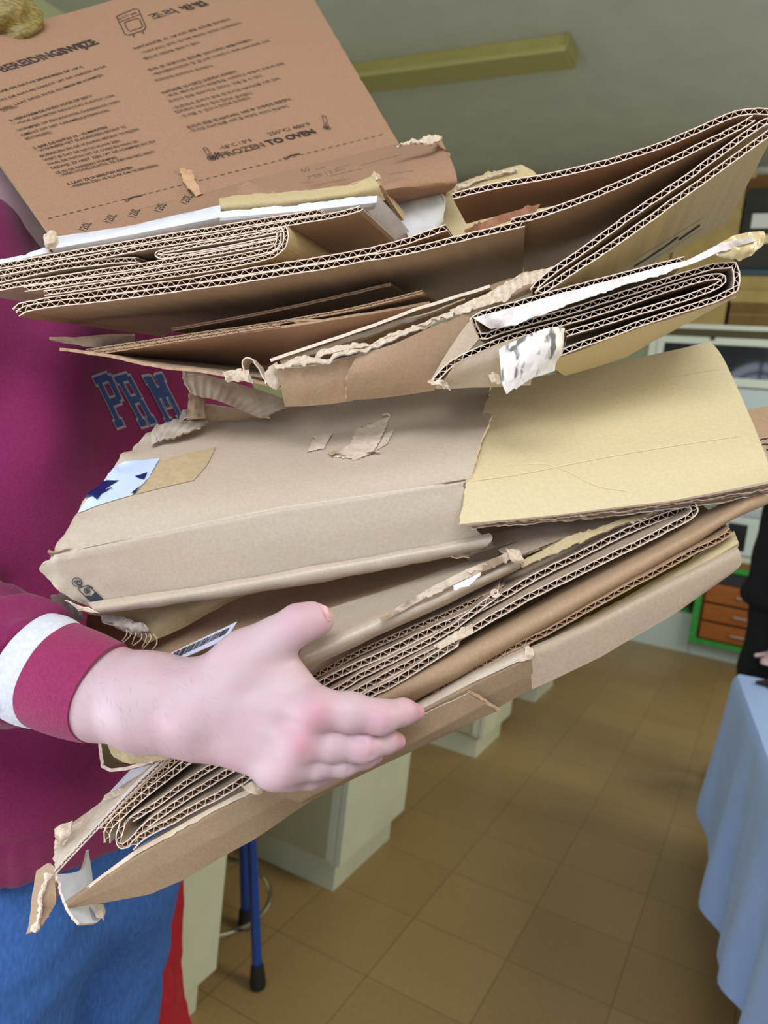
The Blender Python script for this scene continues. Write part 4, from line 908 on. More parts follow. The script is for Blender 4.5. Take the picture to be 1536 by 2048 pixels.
    for pts, w in (([(945, 962), (1040, 950), (1180, 920), (1320, 896), (1480, 872)], .0011), ([(1040, 930), (1090, 926), (1140, 944), (1190, 974), (1250, 982)], .0007), ([(990, 800), (1180, 780), (1330, 756), (1440, 738)], .0007)):
        cr = MB(); stroke(cr, df, [tuple(p[:2]) for p in resample(np.array([(*q, 0.0) for q in pts]), n=60, smooth=2)[0]], w, .0003)
        cr.build('crease', CREASE, fl)
    # far end: corrugated edges peeping out at right
    for k in range(3): corr(t, [(1330, 912 + 8 * k, .575), (1450, 892 + 10 * k, .585), (1512, 881 + 10 * k, .592), (1536, 877 + 12 * k, .595), (1570, 870 + 13 * k, .598)], E_TOP, .05, .0036, .006, K['brown'], seed=60 + k, name='far_edge')
flat_box()

# ragged strips above the flat box
def torn_strip():
    t = thing('torn_corrugated_strip', W(470, 780, .60), 'grey torn corrugated strip leaning over the back left of the flat box', 'cardboard scrap')
    patch(t, [[(362, 742, .600), (400, 746, .602), (450, 760, .608), (520, 780, .618), (590, 805, .628)], [(364, 760, .598), (400, 766, .600), (440, 778, .604), (500, 796, .612), (560, 820, .62)], [(378, 784, .598), (400, 794, .600), (430, 800, .602), (470, 816, .608), (520, 838, .616)]], [mat('torn_grey_board', (196, 182, 164), (166, 150, 132), 50, .9), K['brown'], EDGE], t=.0016, nu=80, nv=30, crumple=.0022, cf=30, torn='tblr', tamp=.004, ridge=.0003, name='board')
    patch(t, [[(380, 786, .612), (395, 790, .612), (410, 800, .614)], [(372, 815, .606), (388, 815, .606), (410, 815, .61)], [(372, 840, .606), (390, 838, .608), (415, 836, .61)]], [K['brown'], K['torn'], EDGE], t=.0012, nu=16, nv=16, crumple=.004, cf=60, torn='tlr', tamp=.003, name='hanging_piece')
    patch(t, [[(400, 806, .618), (470, 816, .622), (540, 836, .63)], [(400, 842, .630), (460, 840, .632), (540, 836, .64)]], [K['brown'], K['brown'], EDGE], t=.0012, nu=30, nv=8, crumple=.002, cf=30, name='lower_fold')
    t = thing('torn_paper_scrap', W(350, 865, .60), 'small peeled scrap with paper ridges on the back left corner of the flat box', 'cardboard scrap')
    patch(t, [[(310, 855, .605), (350, 842, .612), (372, 838, .616), (418, 842, .618)], [(302, 868, .600), (340, 858, .604), (375, 852, .606), (402, 856, .606)], [(300, 892, .592), (322, 880, .594), (345, 876, .594), (372, 866, .598)]], [mat('peeled_grey', (190, 178, 164), (160, 146, 130), 70, .9), K['brown'], EDGE], t=.001, nu=50, nv=26, crumple=.0022, cf=50, torn='tblr', tamp=.006, tf=110, ridge=.0005, ridge_per=.007, name='peeled_layer')
    patch(t, [[(356, 834, .612), (368, 820, .614), (386, 816, .616), (396, 826, .616)], [(356, 842, .608), (372, 836, .606), (390, 836, .606), (402, 838, .61)]], [mat('peeled_dark', (168, 158, 148), (128, 116, 104), 70, .9), K['torn'], EDGE], t=.001, nu=26, nv=12, crumple=.004, cf=70, torn='tblr', tamp=.003, name='crumpled_bit')
torn_strip()

# ================================================================== LOWER BUNDLE
def label_box():
    t = thing('labelled_kraft_box', W(600, 1250, .53), 'kraft box with a barcode sticker, shaded beneath the flat box', 'cardboard box')
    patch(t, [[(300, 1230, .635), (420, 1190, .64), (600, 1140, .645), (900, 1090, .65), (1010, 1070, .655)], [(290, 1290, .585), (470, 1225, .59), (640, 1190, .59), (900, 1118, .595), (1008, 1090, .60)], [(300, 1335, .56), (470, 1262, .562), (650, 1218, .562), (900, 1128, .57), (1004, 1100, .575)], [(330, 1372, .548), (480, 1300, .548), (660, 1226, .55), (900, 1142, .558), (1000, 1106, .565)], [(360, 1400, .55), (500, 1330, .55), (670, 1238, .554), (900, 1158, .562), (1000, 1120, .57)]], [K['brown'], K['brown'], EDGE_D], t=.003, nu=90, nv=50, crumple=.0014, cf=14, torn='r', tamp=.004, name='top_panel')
    lp = Plane(W(410, 1275, .553), unit(W(470, 1245, .553) - W(345, 1310, .553)), unit(W(440, 1300, .548) - W(420, 1250, .572)))
    A = [lp.at(u, v, .002) for u, v in [(335, 1322), (474, 1243), (452, 1277), (345, 1322)]]
    lb = MB().prism([lp.at(u, v, .0055) for u, v in [(333, 1310), (474, 1243), (452, 1278), (330, 1332)]], -lp.n * .0004).build('barcode_sticker', mat('barcode_white', (206, 214, 236), None, rough=.4), t, label='white barcode sticker')
    bars = MB(); rng = np.random.RandomState(9); x = 0.03
    while x < .93:
        w = rng.choice([.008, .008, .016, .024]); 
        f = lambda s, k: (345 + s * 122 + k * -10, 1306 - s * 55 + k * 18 - k * s * 4)
        q = [f(x, 0), f(x + w, 0), f(x + w, 1), f(x, 1)]
        bars.add([lp.at(u, v, .0060) for u, v in q], [(0, 1, 2, 3)]); x += w + rng.choice([.008, .012, .018])
    bars.build('barcode_bars', INK, lb)
    # corner with torn paper above the sleeve
    t = thing('crushed_carton', W(250, 1250, .56), 'crushed carton corner with shredded white paper above the sleeve cuff', 'cardboard box')
    patch(t, [[(190, 1222, .57), (330, 1205, .575), (470, 1170, .585), (560, 1140, .60)], [(255, 1262, .553), (320, 1240, .56), (420, 1205, .575), (520, 1165, .59)], [(292, 1288, .556), (340, 1266, .565), (430, 1215, .58), (520, 1175, .595)]], [K['olive'], K['brown'], EDGE], t=.0022, nu=50, nv=24, crumple=.0032, cf=26, torn='l', tamp=.004, name='top_panel')
    patch(t, [[(196, 1228, .552), (240, 1236, .55), (290, 1254, .55)], [(206, 1240, .548), (246, 1252, .545), (300, 1262, .545)], [(230, 1256, .55), (262, 1262, .548), (302, 1274, .55)]], [mat('shredded_white', (214, 208, 204), (168, 156, 146), 120, .9), K['torn'], EDGE], t=.0008, nu=50, nv=16, crumple=.004, cf=90, torn='tblr', tamp=.007, tf=120, name='shredded_paper')
    sh = []
    for k in range(7):
        u0, v0 = 240 + 10 * k, 1250 + 3 * k
        sh.append([W(u0 + 6, v0, .549), W(u0 + 14, v0 + 8, .545), W(u0 + 14 - (k % 3) * 3, v0 + 20, .543), W(u0 + 4 - (k % 2) * 8, v0 + 32, .546)])
    m = MB()
    m.tube(sh[0], .0005, n=5)
    for q in sh: MB().tube(resample(np.array(q), n=12, smooth=2)[0], .00045, n=5).build('paper_thread', K['torn'], t)
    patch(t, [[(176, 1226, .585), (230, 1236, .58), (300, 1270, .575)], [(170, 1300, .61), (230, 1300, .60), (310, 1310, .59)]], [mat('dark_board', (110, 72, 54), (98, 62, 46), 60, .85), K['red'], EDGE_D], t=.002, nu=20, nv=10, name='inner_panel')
    patch(t, [[(98, 1192, .60), (125, 1184, .60), (150, 1196, .595)], [(110, 1222, .59), (140, 1216, .585), (165, 1222, .58)], [(130, 1244, .585), (150, 1244, .58), (170, 1240, .578)]], [mat('grey_tape_wrap', (132, 122, 116), (92, 84, 80), 40, .3, .2, 60, spec=.6), K['brown'], EDGE_D], t=.0012, nu=24, nv=20, crumple=.004, cf=50, torn='tl', tamp=.003, name='grey_tape', label='grey crumpled tape')
label_box()

def ledge_panel():
    d = .503
    t = thing('flat_carton', W(800, 1230, d), 'pale kraft carton under the thumb, torn tape along its front edge', 'cardboard box')
    patch(t, [[(655, 1222, .545), (760, 1188, .55), (900, 1138, .555), (1022, 1098, .56)], [(630, 1262, .522), (740, 1222, .526), (880, 1172, .53), (1025, 1110, .54)], [(598, 1312, .500), (740, 1248, .505), (880, 1188, .51), (1035, 1118, .52)], [(588, 1334, .500), (740, 1264, .504), (890, 1198, .508), (1042, 1126, .518)], [(600, 1342, .508), (745, 1272, .512), (895, 1206, .516), (1042, 1132, .526)]], [K['tan'], K['brown'], EDGE], t=.0026, nu=100, nv=40, crumple=.0010, cf=14, torn='r', tamp=.003, name='top_panel')
    patch(t, [[(755, 1238, .499), (820, 1196, .502), (905, 1150, .506), (1020, 1100, .512)], [(770, 1244, .498), (835, 1206, .500), (915, 1168, .504), (1028, 1118, .510)]], [mat('ripped_tape_strip', (206, 190, 172), (150, 128, 104), 70, .7, .3, 120, contrast=(.42, .58)), K['torn'], EDGE], t=.001, nu=90, nv=10, crumple=.0022, cf=70, torn='tblr', tamp=.005, tf=130, name='ripped_tape')
    patch(t, [[(905, 1172, .499), (935, 1158, .500), (962, 1144, .502)], [(910, 1184, .498), (936, 1170, .499), (960, 1154, .501)]], [WHITE_L, WHITE_L, EDGE], t=.0008, nu=16, nv=6, crumple=.001, cf=80, torn='lb', tamp=.003, name='white_scrap')
    patch(t, [[(925, 1148, .515), (960, 1132, .517), (1018, 1104, .52)], [(960, 1150, .510), (985, 1136, .512), (1024, 1114, .515)]], [K['red'], K['red'], EDGE_D], t=.001, nu=20, nv=6, name='inner_strip')
    patch(t, [[(1008, 1096, .512), (1026, 1094, .513), (1036, 1104, .514)], [(1014, 1112, .508), (1032, 1114, .508), (1046, 1120, .51)], [(1030, 1128, .51), (1042, 1128, .51), (1052, 1130, .512)]], [K['torn'], K['torn'], EDGE], t=.001, nu=16, nv=14, crumple=.004, cf=80, torn='tblr', tamp=.003, name='crushed_corner')
    # box behind it, its torn edge running to the right under the flap
    t = thing('torn_grey_carton', W(1150, 1090, .53), 'greyish torn carton squeezed between the flat box and the corrugated sheets', 'cardboard box')
    patch(t, [[(925, 1046, .60), (1120, 1010, .60), (1260, 1000, .61), (1400, 975, .62)], [(940, 1080, .575), (1120, 1050, .575), (1260, 1020, .58), (1390, 996, .59)]], [K['grey'], K['brown'], EDGE_D], t=.002, nu=30, nv=8, name='inner_wall')
    patch(t, [[(985, 1068, .56), (1120, 1040, .56), (1260, 1016, .57), (1370, 1000, .58)], [(985, 1092, .545), (1120, 1066, .54), (1260, 1030, .55), (1372, 1004, .565)], [(1030, 1122, .53), (1130, 1078, .528), (1260, 1040, .54), (1374, 1008, .556)]], [K['grey'], K['brown'], EDGE], t=.002, nu=60, nv=20, crumple=.002, cf=24, torn='lb', tamp=.004, name='top_panel')
    patch(t, [[(1040, 1122, .518), (1140, 1070, .52), (1240, 1040, .528), (1330, 1016, .538)], [(1046, 1138, .514), (1150, 1092, .516), (1250, 1050, .524), (1340, 1022, .535)]], [K['olive'], K['brown'], EDGE], t=.0016, nu=80, nv=8, crumple=.0026, cf=50, torn='tb', tamp=.004, name='torn_rim')
    patch(t, [[(880, 1108, .548), (930, 1096, .548), (990, 1080, .55)], [(890, 1120, .542), (935, 1112, .54), (1000, 1096, .545)]], [K['torn'], K['brown'], EDGE], t=.001, nu=30, nv=8, crumple=.003, cf=70, torn='tblr', tamp=.004, name='torn_flake')
    patch(t, [[(930, 1114, .542), (990, 1094, .54), (1090, 1068, .545)], [(940, 1122, .545), (1000, 1112, .545), (1092, 1084, .55)]], [mat('dark_inside', (104, 90, 76), None, rough=.9), K['brown'], EDGE_D], t=.001, nu=20, nv=6, name='inner_face')
ledge_panel()

# corrugated sheets gripped behind the hand: they run from the lower left to the upper right
E_P = unit(V(.20, -.20, 1))
def low_board(label, path, L=.19, seed=0, per=.0075, t=.0052, face='grey', smooth=2, **k):
    p = pts3(path); t0 = thing('corrugated_sheet', p[len(p) // 2], label, 'cardboard')
    k.setdefault('wob', .0012); corr(t0, path, E_P, L, t, per, K[face], smooth=smooth, seed=seed, **k)
    return t0
dl = .512
low_board('uppermost corrugated sheet of the gripped batch, touching the wrist', [(202, 1660, .548), (262, 1600, .542), (336, 1528, .537), (420, 1470, .53), (640, 1342, .524), (780, 1276, .522), (900, 1226, .522), (1010, 1176, .524)], seed=71, t=.0042, per=.0058, edge=EDGE_D)
low_board('second corrugated sheet of the gripped batch, ending in a downward lip at left', [(213, 1686, .545), (213, 1660, .545), (234, 1636, .543), (332, 1551, .538), (420, 1490, .53), (640, 1368, .518), (800, 1290, .516), (950, 1222, .516), (1100, 1140, .520), (1230, 1070, .526), (1386, 1012, .536)], seed=72)
low_board('corrugated sheet of the gripped batch with a crimped curl at mid length', [(262, 1640, .541), (300, 1616, .538), (340, 1590, .535), (430, 1530, .53), (660, 1385, .514), (800, 1312, .512), (900, 1262, .512), (985, 1194, .514), (1000, 1184, .514)], seed=73, t=.0046)
low_board('corrugated sheet bent to a hook at its lower left end', [(246, 1646, .539), (236, 1676, .539), (240, 1696, .538), (262, 1684, .538), (290, 1650, .536), (340, 1614, .533), (450, 1549, .526), (680, 1400, .508), (800, 1338, .507), (950, 1256, .507), (1100, 1170, .510), (1250, 1102, .514), (1372, 1040, .522), (1392, 1022, .525), (1384, 1010, .526)], seed=74, t=.0050)
low_board('short lowest corrugated sheet of the gripped batch, ragged at its right end', [(262, 1696, .535), (282, 1672, .534), (360, 1634, .53), (470, 1572, .52), (700, 1410, .504), (800, 1358, .503), (880, 1304, .503), (912, 1284, .504)], seed=75)
t_ = bpy.data.objects['corrugated_sheet.004']
patch(t_, [[(862, 1292, .505), (900, 1268, .506), (948, 1242, .508)], [(880, 1300, .503), (915, 1284, .503), (950, 1268, .506)]], [K['torn'], K['brown'], EDGE], t=.001, nu=30, nv=10, crumple=.003, cf=60, torn='tblr', tamp=.005, name='torn_flap')
t_ = bpy.data.objects['corrugated_sheet.002']
MB().tube([W(990 + 9 * math.cos(a) * (1 - a / 16), 1186 + 9 * math.sin(a) * (1 - a / 16), .511) for a in np.linspace(0, 11, 50)], .0006, n=6).build('crimped_curl', EDGE, t_)

def bottom_boxes():
    # rolled kraft panel above the lowest box
    t = thing('rolled_kraft_panel', W(1100, 1230, .52), 'smooth rolled kraft panel between the corrugated sheets and the lowest box', 'cardboard box')
    patch(t, [[(700, 1408, .525), (900, 1306, .525), (1130, 1178, .53), (1390, 1040, .54), (1500, 982, .55), (1560, 960, .555)], [(708, 1410, .510), (900, 1322, .508), (1130, 1200, .512), (1390, 1062, .52), (1500, 1000, .53), (1560, 976, .54)], [(730, 1420, .508), (900, 1344, .505), (1130, 1218, .508), (1390, 1072, .516), (1480, 1022, .525), (1540, 1000, .535)], [(770, 1424, .52), (900, 1356, .514), (1130, 1230, .516), (1390, 1082, .522), (1460, 1036, .53), (1510, 1014, .54)], [(800, 1424, .54), (900, 1358, .54), (1130, 1230, .54), (1390, 1078, .545), (1450, 1036, .55), (1500, 1016, .56)]], [K['brown'], K['brown'], EDGE_D], t=.003, nu=90, nv=40, crumple=.0012, cf=12, torn='r', tamp=.002, name='panel')
    low_board('dark edged corrugated sheet lying on the lowest box', [(860, 1386, .516), (953, 1334, .512), (1118, 1249, .510), (1268, 1166, .510), (1380, 1106, .514), (1446, 1073, .519), (1462, 1060, .520)], seed=81, t=.0044, L=.10, edge=EDGE_D, flute=FLUTE_D, face='brown')
    # the lowest box
    t = thing('bottom_box', W(800, 1500, .505), 'large flattened kraft box at the very bottom, carried on the fingers', 'cardboard box')
    d = .505
    patch(t, [[(134, 1806, .556), (264, 1711, .546), (425, 1619, .534), (505, 1578, .528), (700, 1484, .517), (850, 1406, .512), (960, 1350, .510), (1056, 1300, .510)],
              [(136, 1808, .5535), (266, 1719, .543), (427, 1628, .531), (508, 1588, .525), (702, 1497, .5135), (852, 1419, .509), (962, 1363, .506), (1062, 1316, .506)],
              [(137, 1810, .554), (282, 1750, .545), (436, 1670, .534), (564, 1598, .526), (726, 1516, .517), (876, 1440, .512), (980, 1386, .509), (1064, 1344, .510)],
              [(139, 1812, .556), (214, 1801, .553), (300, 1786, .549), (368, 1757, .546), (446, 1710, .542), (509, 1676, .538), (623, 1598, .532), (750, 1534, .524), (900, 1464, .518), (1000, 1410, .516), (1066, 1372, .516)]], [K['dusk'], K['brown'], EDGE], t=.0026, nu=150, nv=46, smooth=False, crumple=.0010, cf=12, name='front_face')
    patch(t, [[(1052, 1302, .512), (1180, 1246, .512), (1320, 1172, .514), (1474, 1096, .520)], [(1058, 1312, .507), (1180, 1256, .507), (1320, 1184, .509), (1478, 1106, .516)], [(1060, 1344, .510), (1190, 1286, .510), (1330, 1212, .512), (1478, 1130, .518)], [(1064, 1376, .514), (1200, 1312, .514), (1340, 1232, .516), (1432, 1166, .520)]], [K['grey'], K['brown'], EDGE], t=.0024, nu=90, nv=36, crumple=.0009, cf=14, name='end_face', label='greyer right end face')
    patch(t, [[(1046, 1292, .508), (1056, 1290, .508), (1066, 1300, .509)], [(1048, 1306, .503), (1058, 1306, .502), (1068, 1310, .504)], [(1030, 1326, .504), (1054, 1322, .503), (1066, 1318, .505)]], [K['torn'], K['torn'], EDGE], t=.001, nu=14, nv=14, crumple=.003, cf=90, torn='tblr', tamp=.004, name='torn_corner')
    # upper lips at the right end: two thin layers
    patch(t, [[(1060, 1296, .525), (1200, 1224, .525), (1350, 1138, .528), (1470, 1066, .532)], [(1062, 1306, .516), (1205, 1238, .516), (1360, 1156, .518), (1476, 1084, .522)], [(1064, 1308, .522), (1205, 1244, .522), (1360, 1164, .524), (1474, 1094, .528)]], [K['olive'], K['brown'], EDGE], t=.0018, nu=90, nv=14, crumple=.0018, cf=24, torn='t', tamp=.002, name='upper_lip')
    patch(t, [[(1190, 1214, .560), (1290, 1164, .560), (1390, 1110, .560)], [(1110, 1280, .535), (1260, 1204, .535), (1376, 1142, .538)]], [mat('yellow_lining', (188, 162, 62), (176, 150, 54), 40, .7), K['olive'], EDGE_D], t=.0015, nu=30, nv=8, name='yellow_flap', label='yellowish inner flap')
    patch(t, [[(830, 1424, .522), (1060, 1312, .520), (1474, 1096, .530)], [(880, 1370, .62), (1076, 1262, .62), (1455, 1066, .63)], [(930, 1300, .72), (1090, 1210, .72), (1440, 1030, .72)]], [K['brown'], K['brown'], EDGE_D], t=.003, nu=40, nv=12, name='inner_floor')
    # ridge of the box left of the tear (folded rim, lighter kraft)
    patch(t, [[(830, 1410, .520), (940, 1344, .518), (1048, 1292, .516)], [(830, 1416, .512), (940, 1354, .508), (1050, 1304, .506)], [(835, 1424, .509), (945, 1366, .505), (1052, 1316, .504)]], [K['tan'], K['brown'], EDGE], t=.002, nu=60, nv=12, crumple=.0008, cf=20, name='folded_rim')
    # flap lapped over the front face
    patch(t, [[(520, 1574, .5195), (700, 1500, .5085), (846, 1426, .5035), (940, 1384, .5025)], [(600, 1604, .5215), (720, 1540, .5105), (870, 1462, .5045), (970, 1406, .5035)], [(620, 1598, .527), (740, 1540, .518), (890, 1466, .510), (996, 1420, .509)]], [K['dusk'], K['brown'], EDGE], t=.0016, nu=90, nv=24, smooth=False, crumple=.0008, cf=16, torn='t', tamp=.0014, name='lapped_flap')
    patch(t, [[(936, 1380, .501), (950, 1384, .501), (1000, 1416, .505)], [(940, 1388, .502), (965, 1402, .502), (996, 1422, .506)]], [EDGE_D, K['brown'], EDGE_D], t=.0008, nu=20, nv=6, crumple=.001, cf=60, torn='tb', tamp=.002, name='flap_edge')
    # left half: white double layer along the top edge, torn notch near the fingers
    patch(t, [[(142, 1799, .554), (264, 1706, .5435), (425, 1614, .5315), (508, 1572, .5255)], [(138, 1809, .5520), (266, 1716, .5415), (427, 1625, .5295), (510, 1585, .5235)]], [mat('pale_rim', (214, 196, 174), (198, 178, 154), 60, .7), K['brown'], EDGE], t=.0012, nu=60, nv=8, crumple=.0012, cf=30, torn='b', tamp=.0015, name='pale_rim')
    patch(t, [[(272, 1698, .553), (360, 1644, .545), (470, 1580, .536), (560, 1530, .53)], [(264, 1710, .546), (352, 1660, .539), (427, 1618, .5335), (530, 1566, .526)]], [K['tan'], K['brown'], EDGE], t=.002, nu=50, nv=12, crumple=.001, cf=20, name='top_lip')
    patch(t, [[(480, 1572, .512), (506, 1562, .511), (534, 1556, .511)], [(494, 1586, .509), (512, 1578, .508), (530, 1568, .509)], [(510, 1590, .511), (520, 1586, .510), (526, 1580, .511)]], [K['torn'], K['torn'], EDGE], t=.001, nu=16, nv=12, crumple=.003, cf=90, torn='tblr', tamp=.003, name='torn_notch')
    for k, q in enumerate(([(1084, 1360), (1070, 1330), (1062, 1318)], [(1112, 1346), (1098, 1318)])): pass
bottom_boxes()

def left_ends():
    # crushed end under the wrist
    t = thing('crushed_tube_end', W(240, 1510, .57), 'crumpled hollow carton end sticking out under the wrist', 'cardboard box')
    patch(t, [[(200, 1476, .565), (198, 1510, .562), (206, 1540, .558), (260, 1536, .552), (350, 1502, .546)], [(250, 1490, .60), (240, 1516, .60), (246, 1536, .595), (290, 1530, .585), (390, 1500, .57)]], [K['olive'], K['brown'], EDGE], t=.0024, nu=60, nv=16, csm=1, crumple=.0015, cf=34, torn='tb', tamp=.002, name='outer_wrap')
    patch(t, [[(206, 1472, .560), (240, 1476, .552), (300, 1490, .545), (380, 1496, .54)], [(216, 1494, .553), (250, 1502, .546), (310, 1506, .541), (384, 1502, .538)], [(240, 1524, .550), (264, 1530, .546), (310, 1520, .543), (370, 1506, .54)]], [K['olive'], K['brown'], EDGE], t=.0014, nu=50, nv=24, crumple=.0030, cf=32, torn='lb', tamp=.004, name='crumpled_flap')
    patch(t, [[(258, 1492, .545), (266, 1488, .545), (270, 1500, .546)], [(262, 1512, .540), (268, 1506, .538), (274, 1514, .541)]], [K['tan'], K['torn'], EDGE], t=.001, nu=8, nv=12, crumple=.002, cf=90, torn='tr', tamp=.002, name='torn_tongue')
    # white lined tube at the far left end
    t = thing('white_lined_tube', W(150, 1740, .57), 'bent white lined carton hanging open below the left end of the pile', 'cardboard box')
    corr(t, [(376, 1478, .553), (332, 1514, .555), (258, 1588, .557), (196, 1655, .558), (150, 1702, .558), (108, 1748, .558)], E_LOW, .07, .0030, .0046, WHITE_L, EDGE, FLUTE, .0006, 2, 91, 'lined_panel')
    patch(t, [[(108, 1750, .556), (118, 1776, .556), (126, 1800, .556), (140, 1830, .555), (156, 1848, .554)], [(160, 1740, .585), (166, 1770, .583), (172, 1800, .58), (184, 1826, .575), (192, 1846, .572)], [(176, 1698, .61), (182, 1750, .606), (186, 1790, .60), (196, 1820, .59), (206, 1828, .585)]], [WHITE_L, K['brown'], EDGE], t=.0022, nu=50, nv=24, csm=1, crumple=.0015, cf=26, torn='tb', tamp=.003, name='white_flap')
    patch(t, [[(190, 1806, .58), (204, 1810, .578), (206, 1830, .578)], [(196, 1840, .57), (203, 1836, .57), (202, 1842, .572)]], [K['torn'], K['torn'], EDGE], t=.001, nu=12, nv=8, crumple=.003, cf=60, torn='tblr', tamp=.003, name='torn_tip')
    # kraft outer layer with ragged upper rim, and the dangling flap
    patch(t, [[(106, 1668, .585), (134, 1650, .583), (150, 1640, .582), (212, 1597, .576), (262, 1564, .572), (347, 1504, .568), (376, 1480, .566)], [(108, 1706, .571), (140, 1678, .570), (172, 1650, .569), (235, 1592, .566), (298, 1538, .563), (340, 1508, .560), (376, 1478, .558)], [(110, 1740, .561), (150, 1698, .561), (196, 1650, .561), (258, 1582, .559), (332, 1509, .557), (376, 1474, .555)]], [K['tan'], K['brown'], EDGE], t=.0016, nu=90, nv=24, crumple=.0020, cf=26, torn='tl', tamp=.006, name='outer_layer')
    patch(t, [[(110, 1658, .568), (128, 1650, .566), (150, 1648, .566)], [(112, 1680, .562), (126, 1672, .560), (146, 1658, .562)], [(108, 1700, .563), (118, 1694, .561), (130, 1690, .562)]], [K['torn'], K['olive'], EDGE], t=.001, nu=20, nv=20, crumple=.004, cf=70, torn='tblr', tamp=.005, name='ragged_rim')
    patch(t, [[(212, 1590, .566), (226, 1580, .566), (262, 1576, .566)], [(214, 1602, .562), (240, 1592, .562), (270, 1584, .564)]], [K['torn'], K['brown'], EDGE], t=.001, nu=20, nv=8, crumple=.003, cf=60, torn='tlr', tamp=.004, name='torn_scrap')
    patch(t, [[(74, 1742, .572), (98, 1726, .566), (112, 1740, .560)], [(66, 1800, .568), (86, 1780, .560), (118, 1790, .558)], [(58, 1850, .568), (78, 1830, .560), (110, 1812, .560)], [(52, 1868, .566), (72, 1862, .560), (86, 1850, .560)]], [K['brown'], K['red'], EDGE], t=.0022, nu=36, nv=50, crumple=.0016, cf=34, torn='lrb', tamp=.005, name='hanging_flap')
    patch(t, [[(92, 1748, .556), (98, 1744, .555), (106, 1748, .555)], [(76, 1790, .554), (84, 1786, .552), (90, 1788, .554)], [(74, 1830, .556), (80, 1826, .554), (84, 1828, .556)], [(62, 1862, .559), (70, 1862, .557), (76, 1858, .559)]], [EDGE, EDGE_D, EDGE], t=.001, nu=10, nv=60, crumple=.003, cf=90, torn='lr', tamp=.003, name='open_flutes')
left_ends()

